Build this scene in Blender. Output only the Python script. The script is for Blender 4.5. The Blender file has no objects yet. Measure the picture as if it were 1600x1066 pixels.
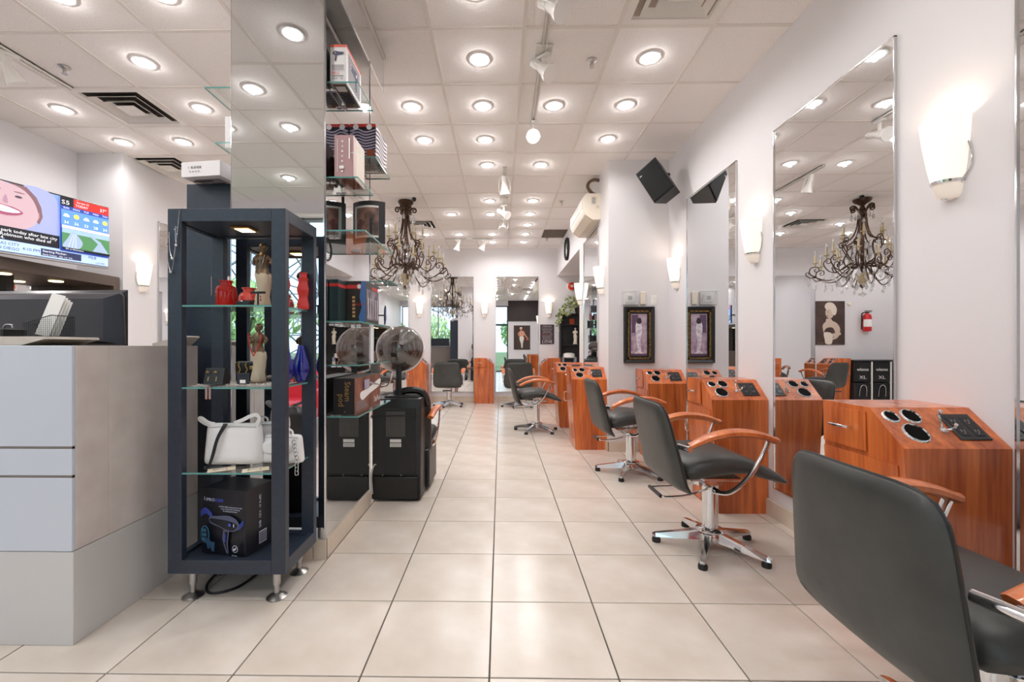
import bpy, bmesh, math, random
from mathutils import Matrix, Vector, Euler
PI = math.pi
SC = bpy.context.scene
COL = SC.collection
random.seed(7)
# ------------------------------------------------------------------ camera
cam_d = bpy.data.cameras.new('camera'); cam = bpy.data.objects.new('camera', cam_d); COL.objects.link(cam)
cam.location = (0, 0, 1.17)
cam.rotation_euler = (PI/2, 0, math.atan(.0145))
cam_d.sensor_width = 36; cam_d.lens = 15.3; cam_d.shift_x = .0175; cam_d.shift_y = .005
cam_d.clip_start = .02; cam_d.clip_end = 300
SC.camera = cam
# ------------------------------------------------------------------ world, exposure
W = bpy.data.worlds.new('daylight'); SC.world = W; W.use_nodes = True
bg = W.node_tree.nodes['Background']; bg.inputs[0].default_value = (.66, .82, 1, 1); bg.inputs[1].default_value = 2.2
SC.view_settings.view_transform = 'Standard'; SC.view_settings.look = 'None'
SC.view_settings.gamma = 1; SC.view_settings.use_curve_mapping = False
SC.view_settings.exposure = .22
POT_W, SCONCE_W = 16, .75
sun_d = bpy.data.lights.new('sun', 'SUN'); sun_d.energy = 3.2; sun_d.angle = .01; sun = bpy.data.objects.new('sun', sun_d); COL.objects.link(sun)
sun.rotation_euler = (math.radians(-42), 0, math.radians(15)); sun.location = (0, 0, 20)
SC.cycles.max_bounces = 14; SC.cycles.glossy_bounces = 8; SC.cycles.diffuse_bounces = 5
SC.cycles.transparent_max_bounces = 16; SC.cycles.sample_clamp_indirect = 6; SC.cycles.caustics_reflective = False; SC.cycles.caustics_refractive = False
# ------------------------------------------------------------------ materials
def lin(c):
    return tuple((v/255/12.92 if v/255 <= .04045 else ((v/255+.055)/1.055)**2.4) for v in c) + (1,)
MATS = {}
def mat(name, col, rough=.5, metal=0, spec=.5, emit=0, coat=0, noise=None, bump=None, trans=0, sheen=0):
    if name in MATS: return MATS[name]
    m = bpy.data.materials.new(name); m.use_nodes = True; nt = m.node_tree; b = nt.nodes['Principled BSDF']
    b.inputs['Base Color'].default_value = lin(col); b.inputs['Roughness'].default_value = rough
    b.inputs['Metallic'].default_value = metal; b.inputs['Specular IOR Level'].default_value = spec
    b.inputs['Coat Weight'].default_value = coat; b.inputs['Coat Roughness'].default_value = .08
    b.inputs['Transmission Weight'].default_value = trans
    if emit:
        b.inputs['Emission Color'].default_value = lin(col); b.inputs['Emission Strength'].default_value = emit
    if noise or bump:
        tc = nt.nodes.new('ShaderNodeTexCoord')
    if noise:                                   # (scale, second colour, low, high)
        n = nt.nodes.new('ShaderNodeTexNoise'); n.inputs['Scale'].default_value = noise[0]; n.inputs['Detail'].default_value = 6
        r = nt.nodes.new('ShaderNodeValToRGB'); r.color_ramp.elements[0].position = noise[2]; r.color_ramp.elements[1].position = noise[3]
        r.color_ramp.elements[0].color = lin(noise[1]); r.color_ramp.elements[1].color = lin(col)
        nt.links.new(tc.outputs['Object'], n.inputs['Vector']); nt.links.new(n.outputs[0], r.inputs[0]); nt.links.new(r.outputs[0], b.inputs['Base Color'])
        if emit: nt.links.new(r.outputs[0], b.inputs['Emission Color'])
    if bump:                                    # (scale, strength)
        n2 = nt.nodes.new('ShaderNodeTexNoise'); n2.inputs['Scale'].default_value = bump[0]; n2.inputs['Detail'].default_value = 4
        bp = nt.nodes.new('ShaderNodeBump'); bp.inputs['Strength'].default_value = bump[1]; bp.inputs['Distance'].default_value = .01
        nt.links.new(tc.outputs['Object'], n2.inputs['Vector']); nt.links.new(n2.outputs[0], bp.inputs['Height']); nt.links.new(bp.outputs[0], b.inputs['Normal'])
    MATS[name] = m
    return m
def wood(name, c1, c2, rough=.3, coat=.6):
    m = bpy.data.materials.new(name); m.use_nodes = True; nt = m.node_tree; b = nt.nodes['Principled BSDF']
    b.inputs['Roughness'].default_value = rough; b.inputs['Coat Weight'].default_value = coat; b.inputs['Coat Roughness'].default_value = .12
    tc = nt.nodes.new('ShaderNodeTexCoord'); mp = nt.nodes.new('ShaderNodeMapping'); mp.inputs['Scale'].default_value = (9, 9, .55)
    oi = nt.nodes.new('ShaderNodeObjectInfo'); ad = nt.nodes.new('ShaderNodeVectorMath'); ad.operation = 'ADD'
    n = nt.nodes.new('ShaderNodeTexNoise'); n.inputs['Scale'].default_value = 1.6; n.inputs['Detail'].default_value = 5; n.inputs['Distortion'].default_value = .6
    n3 = nt.nodes.new('ShaderNodeTexNoise'); n3.inputs['Scale'].default_value = 9; n3.inputs['Detail'].default_value = 3
    mx = nt.nodes.new('ShaderNodeMath'); mx.operation = 'ADD'
    s = nt.nodes.new('ShaderNodeMath'); s.operation = 'MULTIPLY'; s.inputs[1].default_value = .4
    r = nt.nodes.new('ShaderNodeValToRGB'); r.color_ramp.elements[0].position = .45; r.color_ramp.elements[1].position = .9
    r.color_ramp.elements[0].color = lin(c2); r.color_ramp.elements[1].color = lin(c1)
    L = nt.links.new
    L(tc.outputs['Object'], ad.inputs[0]); L(oi.outputs['Location'], ad.inputs[1]); L(ad.outputs[0], mp.inputs[0])
    L(mp.outputs[0], n.inputs['Vector']); L(mp.outputs[0], n3.inputs['Vector'])
    L(n3.outputs[0], s.inputs[0]); L(n.outputs[0], mx.inputs[0]); L(s.outputs[0], mx.inputs[1]); L(mx.outputs[0], r.inputs[0]); L(r.outputs[0], b.inputs['Base Color'])
    MATS[name] = m
    return m
def thin_glass(name, tint, gloss=.08, haze=None, grough=.02):
    m = bpy.data.materials.new(name); m.use_nodes = True; nt = m.node_tree; nt.nodes.remove(nt.nodes['Principled BSDF'])
    out = nt.nodes['Material Output']; t = nt.nodes.new('ShaderNodeBsdfTransparent'); t.inputs[0].default_value = lin(tint)
    g = nt.nodes.new('ShaderNodeBsdfGlossy'); g.inputs['Roughness'].default_value = grough; g.inputs[0].default_value = (1, 1, 1, 1)
    lw = nt.nodes.new('ShaderNodeLayerWeight'); lw.inputs[0].default_value = .5
    fr = nt.nodes.new('ShaderNodeMath'); fr.operation = 'POWER'; fr.inputs[1].default_value = 5; nt.links.new(lw.outputs['Facing'], fr.inputs[0])
    ad = nt.nodes.new('ShaderNodeMath'); ad.operation = 'ADD'; ad.use_clamp = True; ad.inputs[1].default_value = gloss
    mx = nt.nodes.new('ShaderNodeMixShader'); L = nt.links.new
    L(fr.outputs[0], ad.inputs[0]); L(ad.outputs[0], mx.inputs[0]); L(t.outputs[0], mx.inputs[1]); L(g.outputs[0], mx.inputs[2])
    last = mx
    if haze:
        d = nt.nodes.new('ShaderNodeBsdfDiffuse'); d.inputs[0].default_value = lin(haze[0]); m2 = nt.nodes.new('ShaderNodeMixShader')
        tc = nt.nodes.new('ShaderNodeTexCoord'); vo = nt.nodes.new('ShaderNodeTexNoise'); vo.inputs['Scale'].default_value = haze[2]; vo.inputs['Detail'].default_value = 5
        r = nt.nodes.new('ShaderNodeValToRGB'); r.color_ramp.elements[0].position = .4; r.color_ramp.elements[1].position = .7
        r.color_ramp.elements[0].color = (haze[1]*.4,)*3+(1,); r.color_ramp.elements[1].color = (haze[1],)*3+(1,)
        L(tc.outputs['Object'], vo.inputs['Vector']); L(vo.outputs[0], r.inputs[0]); L(r.outputs[0], m2.inputs[0])
        L(mx.outputs[0], m2.inputs[1]); L(d.outputs[0], m2.inputs[2]); last = m2
    L(last.outputs[0], out.inputs[0]); MATS[name] = m
    return m
M_WALL = mat('wall_paint', (224, 221, 223), .6, bump=(180, .04))
M_CEIL = mat('ceiling_fibre', (252, 248, 246), .9, noise=(160, (230, 224, 221), .30, .52), bump=(240, .35))
M_GRID = mat('ceiling_grid_paint', (232, 225, 220), .5)
M_TILE = mat('floor_porcelain', (223, 213, 203), .22, noise=(3.2, (208, 196, 182), .32, .62), bump=(60, .02))
M_GROUT = mat('grout', (92, 84, 76), .9)
M_SKIRT = mat('skirting_porcelain', (222, 209, 192), .3, noise=(4, (208, 194, 176), .3, .6))
M_WOOD = wood('cherry_laminate', (226, 124, 62), (152, 62, 24), .3, .5)
M_ARM = wood('arm_beech', (214, 122, 66), (176, 84, 38), .35, .5)
M_MIRROR = mat('mirror_silver', (236, 238, 240), .004, 1)
M_CHROME = mat('chrome', (225, 226, 228), .1, 1)
M_STEEL = mat('brushed_steel', (188, 186, 184), .32, 1)
M_BLACK = mat('black_plastic', (20, 20, 22), .45)
M_DARK = mat('dark_void', (10, 9, 9), .8)
M_LEATHER = mat('black_leather', (66, 67, 64), .40, noise=(5, (46, 47, 46), .3, .7), bump=(14, .12))
M_LEATHER2 = mat('black_vinyl', (22, 21, 21), .38, bump=(200, .06))
M_LAM = mat('black_laminate', (44, 53, 68), .36, noise=(40, (37, 45, 58), .3, .7))  # blue daylight sheen of the black boards is put into the base colour
M_WHITE = mat('white_paint', (238, 237, 236), .4)
M_WPLAS = mat('white_plastic', (236, 233, 228), .35)
M_CREAM = mat('cream_plastic', (234, 224, 208), .3)
M_GLASS = thin_glass('clear_glass', (249, 252, 251), .03)
M_GUARD = thin_glass('clear_plastic', (252, 252, 252), .02, haze=((235, 235, 238), .25, 3))
M_PANE = thin_glass('window_glass', (245, 250, 250), .02)
M_EDGE = mat('glass_edge', (92, 150, 146), .15)
M_CRYSTAL = thin_glass('cut_crystal', (240, 240, 240), .22, haze=((246, 246, 246), .38, 60))
M_HOOD = thin_glass('smoked_hood', (132, 118, 112), .14, haze=((150, 134, 126), .15, 34))
M_LAMP = mat('lamp_diffuser', (255, 252, 246), .4, emit=6)
M_SHADE = mat('lit_opal_glass', (246, 234, 221), .4, emit=.60)
M_SHADE2 = mat('opal_glass_tail', (250, 240, 228), .35, emit=.16)
M_BRONZE = mat('aged_bronze', (92, 66, 50), .42, .6, noise=(30, (56, 38, 29), .3, .7))
M_GOLD = mat('gold_metal', (196, 158, 92), .3, .9)
M_CANDLE = mat('candle_sleeve', (188, 172, 138), .6)
M_RED = thin_glass('red_glass', (232, 60, 50), .06, haze=((206, 38, 30), .62, 3))
M_BLUE = thin_glass('cobalt_glass', (50, 66, 214), .10, haze=((30, 42, 190), .5, 3))
M_SILVER = mat('silver_metal', (205, 205, 208), .2, 1)
M_PAPER = mat('white_paper', (240, 239, 235), .7)
# ------------------------------------------------------------------ mesh helpers
def cat_rom(pts, n):
    pts = [Vector(p) for p in pts]; out = []
    for i in range(len(pts)-1):
        p0 = pts[i-1] if i else pts[0]*2-pts[1]; p1, p2 = pts[i], pts[i+1]
        p3 = pts[i+2] if i+2 < len(pts) else p2*2-p1
        for k in range(n):
            t = k/n
            out.append(.5*((2*p1)+(p2-p0)*t+(2*p0-5*p1+4*p2-p3)*t*t+(3*p1-p0-3*p2+p3)*t**3))
    out.append(pts[-1]); return out
class MB:
    def __init__(s): s.bm = bmesh.new()
    def add(s, vs, fs, M=None):
        b = [s.bm.verts.new((M @ Vector(v)) if M else v) for v in vs]
        for f in fs:
            try: s.bm.faces.new([b[i] for i in f])
            except ValueError: pass
        return s
    def box(s, a, b, bev=0, M=None, seg=1):
        t = bmesh.new()
        bmesh.ops.create_cube(t, size=1)
        for v in t.verts: v.co = Vector([a[i] if v.co[i] < 0 else b[i] for i in range(3)])
        if bev: bmesh.ops.bevel(t, geom=t.edges[:]+t.verts[:], offset=bev, segments=seg, profile=.5, affect='EDGES')
        s.merge(t, M); return s
    def merge(s, t, M=None):
        t.verts.index_update()
        s.add([tuple(v.co) for v in t.verts], [[v.index for v in f.verts] for f in t.faces], M); t.free()
    def lathe(s, prof, c=(0, 0, 0), n=16, M=None, a0=0, a1=2*PI, sx=1, sy=1):
        full = abs(a1-a0-2*PI) < 1e-6; k = n if full else n+1; vs = []; fs = []
        for (r, z) in prof:
            for i in range(k):
                a = a0+(a1-a0)*i/n; vs.append((c[0]+r*sx*math.cos(a), c[1]+r*sy*math.sin(a), c[2]+z))
        for j in range(len(prof)-1):
            for i in range(n):
                i2 = (i+1) % k; fs.append((j*k+i, j*k+i2, (j+1)*k+i2, (j+1)*k+i))
        if full:
            if prof[0][0] > 1e-5: fs.append(tuple(range(k))[::-1])
            if prof[-1][0] > 1e-5: fs.append(tuple((len(prof)-1)*k+i for i in range(k)))
        s.add(vs, fs, M); return s
    def cyl(s, p0, p1, r0, r1=None, n=12):
        p0, p1 = Vector(p0), Vector(p1); d = p1-p0
        M = Matrix.Translation(p0) @ d.to_track_quat('Z', 'Y').to_matrix().to_4x4()
        return s.lathe([(r0, 0), (r0 if r1 is None else r1, d.length)], n=n, M=M)
    def tube(s, pts, r, n=6, cat=0, up=None, flat=None):
        pts = cat_rom(pts, cat) if cat else [Vector(p) for p in pts]
        m = len(pts); rr = r if callable(r) else (lambda t: r); vs = []; fs = []; prev = None
        for i, p in enumerate(pts):
            d = (pts[min(i+1, m-1)]-pts[max(i-1, 0)])
            d = d.normalized() if d.length > 1e-9 else Vector((0, 0, 1))
            if up: a = Vector(up)
            elif prev is None: a = Vector((0, 0, 1)) if abs(d.z) < .9 else Vector((1, 0, 0))
            else: a = prev
            x = (a-d*a.dot(d)); x = x.normalized() if x.length > 1e-6 else d.orthogonal().normalized()
            prev = x; y = d.cross(x); q = rr(i/max(1, m-1)); fx, fy = flat or (1, 1)
            for k in range(n):
                an = 2*PI*(k+.5)/n; vs.append(p+x*(q*fx*math.cos(an))+y*(q*fy*math.sin(an)))
        for j in range(m-1):
            for k in range(n):
                k2 = (k+1) % n; fs.append((j*n+k, j*n+k2, (j+1)*n+k2, (j+1)*n+k))
        fs.append(tuple(range(n))[::-1]); fs.append(tuple((m-1)*n+k for k in range(n)))
        s.add(vs, fs); return s
    def prism(s, poly, ax, a, b, fn=None):
        put = {'x': lambda p, q: (q, p[0], p[1]), 'y': lambda p, q: (p[0], q, p[1]), 'z': lambda p, q: (p[0], p[1], q)}[ax]
        n = len(poly); vs = [put(p, a) for p in poly]+[put(p, b) for p in poly]
        if fn: vs = [fn(v) for v in vs]
        fs = [tuple(range(n))[::-1], tuple(range(n, 2*n))]+[(i, (i+1) % n, n+(i+1) % n, n+i) for i in range(n)]
        s.add(vs, fs); return s
    def ball(s, c, r, sc=(1, 1, 1), n=12, M=None):
        k = max(4, n//2)
        T = Matrix.Translation(c) @ (M or Matrix()) @ Matrix.Diagonal((sc[0], sc[1], sc[2], 1))
        return s.lathe([(max(1e-6, r*math.sin(PI*j/k)), -r*math.cos(PI*j/k)) for j in range(k+1)], n=n, M=T)
    def cushion(s, w, h, t, fn, edge=.35, p=6, N=12, Mv=12, t2=None):
        A = [math.sin(PI/2*(2*i/N-1)) for i in range(N+1)]; B = [math.sin(PI/2*(2*j/Mv-1)) for j in range(Mv+1)]
        vs = []; idx = {}; fs = []
        for sd in (1, -1):
            for i, a in enumerate(A):
                for j, b in enumerate(B):
                    if sd < 0 and (i in (0, N) or j in (0, Mv)): idx[(sd, i, j)] = idx[(1, i, j)]; continue
                    m = max(abs(a), abs(b)); k = m/((abs(a)**p+abs(b)**p)**(1/p)) if m > 1e-9 else 1
                    d = min(1, (1-m)/edge); q = math.sqrt(max(0, 1-(1-d)**2))
                    th = t if sd > 0 or t2 is None else t2
                    idx[(sd, i, j)] = len(vs); vs.append(fn(a*k*w/2, b*k*h/2, sd*th/2*q))
        for i in range(N):
            for j in range(Mv):
                f = [idx[(1, i, j)], idx[(1, i+1, j)], idx[(1, i+1, j+1)], idx[(1, i, j+1)]]; fs.append(f)
                f = [idx[(-1, i, j)], idx[(-1, i, j+1)], idx[(-1, i+1, j+1)], idx[(-1, i+1, j)]]; fs.append(f)
        s.add(vs, fs); return s
    def obj(s, name, m, parent=None, smooth=True, ang=38):
        bm = s.bm; bm.normal_update()
        if smooth:
            for f in bm.faces: f.smooth = True
            for e in bm.edges:
                if len(e.link_faces) == 2 and e.calc_face_angle(0) > math.radians(ang): e.smooth = False
        bmesh.ops.recalc_face_normals(bm, faces=bm.faces[:])
        me = bpy.data.meshes.new(name); bm.to_mesh(me); bm.free()
        for q in (m if isinstance(m, (list, tuple)) else [m]): me.materials.append(q)
        return put(name, me, parent)
def put(name, me, parent=None):
    o = bpy.data.objects.new(name, me); COL.objects.link(o)
    if parent: o.parent = parent
    return o
def tag(o, label, cat, group=None):
    o['label'] = label; o['category'] = cat
    if group: o['group'] = group
    return o
def thing(name, label, cat, loc=(0, 0, 0), rz=0, group=None, rot=None):
    o = bpy.data.objects.new(name, None); COL.objects.link(o); o.empty_display_size = .05
    o.location = loc; o.rotation_euler = rot or (0, 0, rz)
    return tag(o, label, cat, group)
def struct(o): o['kind'] = 'structure'; return o
def dup(o, loc=None, rz=None, label=None, parent=None, group=None):
    c = o.copy(); COL.objects.link(c)
    if parent: c.parent = parent
    if loc is not None: c.location = loc
    if rz is not None: c.rotation_euler = (0, 0, rz)
    if label: c['label'] = label
    if group: c['group'] = group
    for ch in list(o.children): dup(ch, parent=c)
    return c
FONTC = {}
def text(name, s, size, m, parent, loc, rot, align='LEFT', sx=1, ext=.0004):
    key = (s, size, align, m.name)
    if key not in FONTC:
        cu = bpy.data.curves.new('lettering', 'FONT'); cu.body = s; cu.size = size; cu.align_x = align; cu.extrude = ext; cu.resolution_u = 2
        t = bpy.data.objects.new('lettering', cu); COL.objects.link(t); bpy.context.view_layer.update()
        me = bpy.data.meshes.new_from_object(t.evaluated_get(bpy.context.evaluated_depsgraph_get())); me.name = name
        me.materials.clear(); me.materials.append(m)
        bpy.data.objects.remove(t); bpy.data.curves.remove(cu); FONTC[key] = me
    o = put(name, FONTC[key], parent); o.location = loc; o.rotation_euler = rot; o.scale = (sx, 1, 1)
    return o
class Sheet:
    """flat print laid on a face: u right, v up (metres from the lower left corner), laid in thin layers along the face normal"""
    def __init__(s, parent, origin, rot):
        s.p = parent; s.M = Matrix.Translation(origin) @ Euler(rot).to_matrix().to_4x4(); s.rot = rot; s.k = 0
    def poly(s, name, pts, m, lay=None):
        s.k += 1; z = .0006*(lay if lay is not None else s.k)
        b = MB(); b.add([(x, y, z) for x, y in pts], [tuple(range(len(pts)))], s.M)
        return b.obj(name, m, s.p, False)
    def polys(s, name, many, m, lay=None):
        s.k += 1; z = .0006*(lay if lay is not None else s.k); b = MB()
        for pts in many: b.add([(x, y, z) for x, y in pts], [tuple(range(len(pts)))], s.M)
        return b.obj(name, m, s.p, False)
    def rect(s, name, x0, y0, x1, y1, m, lay=None): return s.poly(name, [(x0, y0), (x1, y0), (x1, y1), (x0, y1)], m, lay)
    def oval(s, name, cx, cy, rx, ry, m, n=20, lay=None, a=0):
        return s.poly(name, ell(cx, cy, rx, ry, n, a), m, lay)
    def text(s, st, x, y, size, m, align='LEFT', sx=1, name='lettering'):
        s.k += 1
        o = text(name, st, size, m, s.p, (0, 0, 0), (0, 0, 0), align, 1, .0002)
        o.matrix_local = s.M @ Matrix.Translation((x, y, .0006*s.k+.0004)) @ Matrix.Diagonal((sx, 1, 1, 1)); return o
def ell(cx, cy, rx, ry, n=20, a=0):
    return [(cx+rx*math.cos(2*PI*i/n)*math.cos(a)-ry*math.sin(2*PI*i/n)*math.sin(a), cy+rx*math.cos(2*PI*i/n)*math.sin(a)+ry*math.sin(2*PI*i/n)*math.cos(a)) for i in range(n)]
def blob(pts, n=4):
    q = [(x, y, 0) for x, y in pts]; k = len(q); out = []
    for i in range(k):
        seg = cat_rom([q[i-1], q[i], q[(i+1) % k], q[(i+2) % k]], n)[n:2*n]
        out += [(v.x, v.y) for v in seg]
    return out
ORD = ['zeroth', 'first', 'second', 'third', 'fourth', 'fifth', 'sixth', 'seventh', 'eighth', 'ninth', 'tenth', 'eleventh', 'twelfth', 'thirteenth', 'fourteenth', 'fifteenth', 'sixteenth', 'seventeenth', 'eighteenth', 'nineteenth']
FY, FX, FNX = (PI/2, 0, 0), (PI/2, 0, PI/2), (PI/2, 0, -PI/2)        # faces -y, +x, -x
FPY = (PI/2, 0, PI)
# ================================================================== SETTING
CE = 3.23; XR = 1.87; YB = 9.2; YF = -1.4; XN = 1.2; XL = -4.53; XL2 = -4.03
def slab(name, a, b, m=M_WALL):
    return struct(MB().box(a, b).obj(name, m, None, False))
# ---- floor of porcelain tiles
fl = slab('floor', (-5.8, -1.6, -.16), (2.5, 9.4, -.006), M_GROUT)
T = .4565; tm = MB().box((0, 0, -.012), (T-.006, T-.006, 0), .0012).obj('floor_tile', M_TILE, fl, False); tmesh = tm.data
bpy.data.objects.remove(tm)
rest = MB()
for i in range(-13, 6):
    for j in range(-7, 18):
        x, y = -.039+T*i, 1.535+T*j
        if x > 2.4 or y > 9.2 or x < -5.8: continue
        if (y > .9 and -1.9 < x < 1.86) or (y > 2.2 and -3.9 < x < 1.86) or (y > 6.6 and x > 1):
            o = put('floor_tile', tmesh, fl); o.location = (x+.003, y+.003, 0)
        else:
            rest.box((x+.003, y+.003, -.012), (x+T-.003, y+T-.003, 0))
o = rest.obj('floor_tiles_beyond_view', M_TILE, fl, False); o['kind'] = 'stuff'
# ---- ceiling of fibre tiles in a grid
ce = slab('ceiling', (-5.8, -1.6, CE+.02), (2.5, 9.4, CE+.12), M_GRID)
G = .61; X0, Y0 = -.455, 2.82
VENTS = [(-3.2, 3.735), (-3.81, 4.955), (1.07, 2.515), (-1.37, 7.395), (1.07, 8.005)]
cm = MB().box((-.296, -.296, 0), (.296, .296, .012), .003).obj('ceiling_tile', M_CEIL, ce, False); cmesh = cm.data
bpy.data.objects.remove(cm)
gr = MB()
for i in range(-9, 5):
    gr.box((X0+G*i-.012, -1.5, CE), (X0+G*i+.012, 9.2, CE+.015))
for j in range(-7, 12):
    gr.box((-5.7, Y0+G*j-.012, CE+.0008), (2.3, Y0+G*j+.012, CE+.015))
gr.obj('ceiling_grid', M_GRID, ce, False)
for i in range(-9, 5):
    for j in range(-7, 11):
        x, y = X0+G*(i+.5), Y0+G*(j+.5)
        if any(abs(x-a)+abs(y-b) < .2 for a, b in VENTS): continue
        o = put('ceiling_tile', cmesh, ce); o.location = (x, y, CE+.005)
# ---- walls
slab('wall_right', (XR, YF, 0), (XR+.12, 4.85, CE+.02))
slab('wall_right_pier', (XN, 4.85, 0), (2.3, 6.62, CE+.02))
slab('wall_right_header', (XN, 6.62, 2.65), (2.3, YB, CE+.02))
slab('wall_right_alcove', (2.3, 6.62, 0), (2.42, YB, CE+.02))
slab('wall_back', (-5.7, YB, 0), (2.42, YB+.12, CE+.02))
slab('wall_left', (XL-.12, YF, 0), (XL, 4.59, CE+.02))
slab('wall_left_pier', (-5.7, 4.59, 0), (XL2, 7.4, CE+.02))
slab('wall_left_back', (-5.82, 7.4, 0), (-5.7, YB, CE+.02))
slab('wall_column', (-1.482, 2.385, 0), (-.972, 3.2, CE+.02))
# front of the shop, behind the camera: window, white piers, glazed door
slab('wall_front_sill', (-4.6, YF-.12, 0), (-2.0, YF, .55))
slab('wall_front_lintel', (-4.6, YF-.12, 3.0), (.35, YF, CE+.02))
slab('wall_front_pier', (-1.72, YF-.12, 0), (-.62, YF, 3.0))
slab('wall_front_right', (.35, YF-.12, 0), (2.0, YF, 2.3))
M_BROWN = mat('dark_brown_blind', (54, 44, 41), .55, noise=(20, (44, 35, 33), .3, .7))
slab('trim_1', (.35, YF-.12, 2.3), (2.0, YF+.03, CE+.02), M_BROWN)
slab('trim_2', (-2.0, YF-.14, 0), (-1.72, YF+.06, CE+.02), mat('dark_green_black', (30, 34, 33), .5))
def window(name, x0, x1, z0, z1, cols, m):
    w = struct(MB().box((x0, YF-.08, z0), (x1, YF-.03, z0+.05)).box((x0, YF-.08, z1-.05), (x1, YF-.03, z1))
               .box((x0, YF-.08, z0), (x0+.05, YF-.03, z1)).box((x1-.05, YF-.08, z0), (x1, YF-.03, z1)).obj(name, m, None, False))
    for k in range(1, cols):
        x = x0+(x1-x0)*k/cols; MB().box((x-.025, YF-.08, z0), (x+.025, YF-.03, z1)).obj('mullion', m, w, False)
    for k in range(cols):
        a, b = x0+(x1-x0)*k/cols, x0+(x1-x0)*(k+1)/cols
        MB().box((a+.03, YF-.06, z0+.03), (b-.03, YF-.054, z1-.03)).obj('pane', M_PANE, w, False)
    return w
M_ALU = mat('window_aluminium', (150, 156, 162), .35, .6)
window('window_1', -4.5, -2.0, .55, 3.0, 3, M_ALU)
d = window('door_1', -.62, .35, 0, 3.0, 1, M_BLACK)
MB().box((-.6, YF-.08, 2.1), (.33, YF-.03, 2.18)).obj('transom', M_BLACK, d, False)
MB().tube([(-.5, YF-.0, .9), (-.5, YF+.04, .92), (-.5, YF+.04, 1.28), (-.5, YF, 1.3)], .012, 8).obj('door_handle', M_CHROME, d)
bl = struct(MB().cyl((-4.48, YF+.03, 3.02), (-2.02, YF+.03, 3.02), .035).obj('trim_3', M_WPLAS))
# ---- skirting tiles
def skirt(name, p0, p1, nrm):
    p0, p1 = Vector(p0), Vector(p1); L = (p1-p0).length; d = (p1-p0)/L; n = Vector(nrm)
    b = MB(); q = p0+n*.002
    e = lambda a, w, z: a+n*w+Vector((0, 0, z))
    b.add([e(p0, 0, 0), e(p1, 0, 0), e(p1, 0, .105), e(p0, 0, .105), e(p0, .004, 0), e(p1, .004, 0), e(p1, .004, .105), e(p0, .004, .105)],
          [(0, 1, 2, 3), (4, 5, 6, 7), (0, 1, 5, 4), (3, 2, 6, 7), (0, 3, 7, 4), (1, 2, 6, 5)])
    w = struct(b.obj(name, M_GROUT, None, False)); s = 0
    while s < L-.01:
        t = min(T, L-s); a, c = p0+d*(s+.002), p0+d*(s+t-.002)
        k = MB(); v = []
        for z in (0.001, .11):
            for o_ in (.004, .018): v += [a+n*o_+Vector((0, 0, z)), c+n*o_+Vector((0, 0, z))]
        k.add(v, [(0, 1, 5, 4), (2, 3, 7, 6), (0, 2, 6, 4), (1, 3, 7, 5), (4, 5, 7, 6), (0, 1, 3, 2)])
        k.obj('skirting_tile', M_SKIRT, w, False); s += t
skirt('baseboard_right', (XR, YF, 0), (XR, 4.85, 0), (-1, 0, 0))
skirt('baseboard_right_pier', (XN, 4.85, 0), (XN, 6.62, 0), (-1, 0, 0))
skirt('baseboard_right_return', (XN, 4.85, 0), (XR, 4.85, 0), (0, -1, 0))
skirt('baseboard_back', (-4.6, YB, 0), (2.3, YB, 0), (0, -1, 0))
skirt('baseboard_column', (-.972, 2.385, 0), (-.972, 3.2, 0), (1, 0, 0))
skirt('baseboard_column_front', (-1.482, 2.385, 0), (-.954, 2.385, 0), (0, -1, 0))
skirt('baseboard_left', (XL2, 4.59, 0), (XL2, 7.4, 0), (1, 0, 0))
# ---- outside the window: lawn, trees, pylon
gd = struct(MB().box((-60, -80, -.4), (40, -1.6, -.2)).obj('ground', mat('lawn', (110, 128, 84), .9, noise=(1.2, (86, 108, 62), .3, .7)), None, False))
LEAFM = [mat('leaf_a', (176, 204, 140), .6), mat('leaf_b', (140, 178, 112), .6), mat('leaf_c', (196, 216, 160), .6)]
M_BARK = mat('bark', (84, 70, 58), .9)
def tree(x, y, h, r, k, label):
    t = thing('tree', label, 'tree', (x, y, -.2), 0, 'trees outside the shop window')
    b = MB().tube([(0, 0, 0), (.05, .02, h*.4), (-.03, .06, h*.75)], lambda q: .14*(1-.7*q), 7, 4)
    for q in range(7):
        a = q*2.4; z = h*(.3+.06*q); b.tube([(0, 0, z), (r*.5*math.cos(a), r*.5*math.sin(a), z+h*.1), (r*.85*math.cos(a), r*.85*math.sin(a), z+h*.16)], lambda q: .05*(1-.8*q), 5, 3)
    b.obj('trunk', M_BARK, t)
    f = MB()
    for q in range(800):
        a = random.uniform(0, 2*PI); ph = math.acos(random.uniform(-1, 1)); rr = r*random.random()**.4
        c = Vector((rr*math.sin(ph)*math.cos(a), rr*math.sin(ph)*math.sin(a), h*.62+rr*.8*math.cos(ph)))
        Mx = Matrix.Translation(c) @ Euler((random.uniform(0, 6), random.uniform(0, 6), random.uniform(0, 6))).to_matrix().to_4x4(); s = random.uniform(.10, .2)
        f.add([(-s, 0, 0), (0, -s*.5, .03), (s, 0, 0), (0, s*.5, .03)], [(0, 1, 2, 3)], Mx)
    o = f.obj('foliage', LEAFM[k], t, False); o['kind'] = 'stuff'
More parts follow.
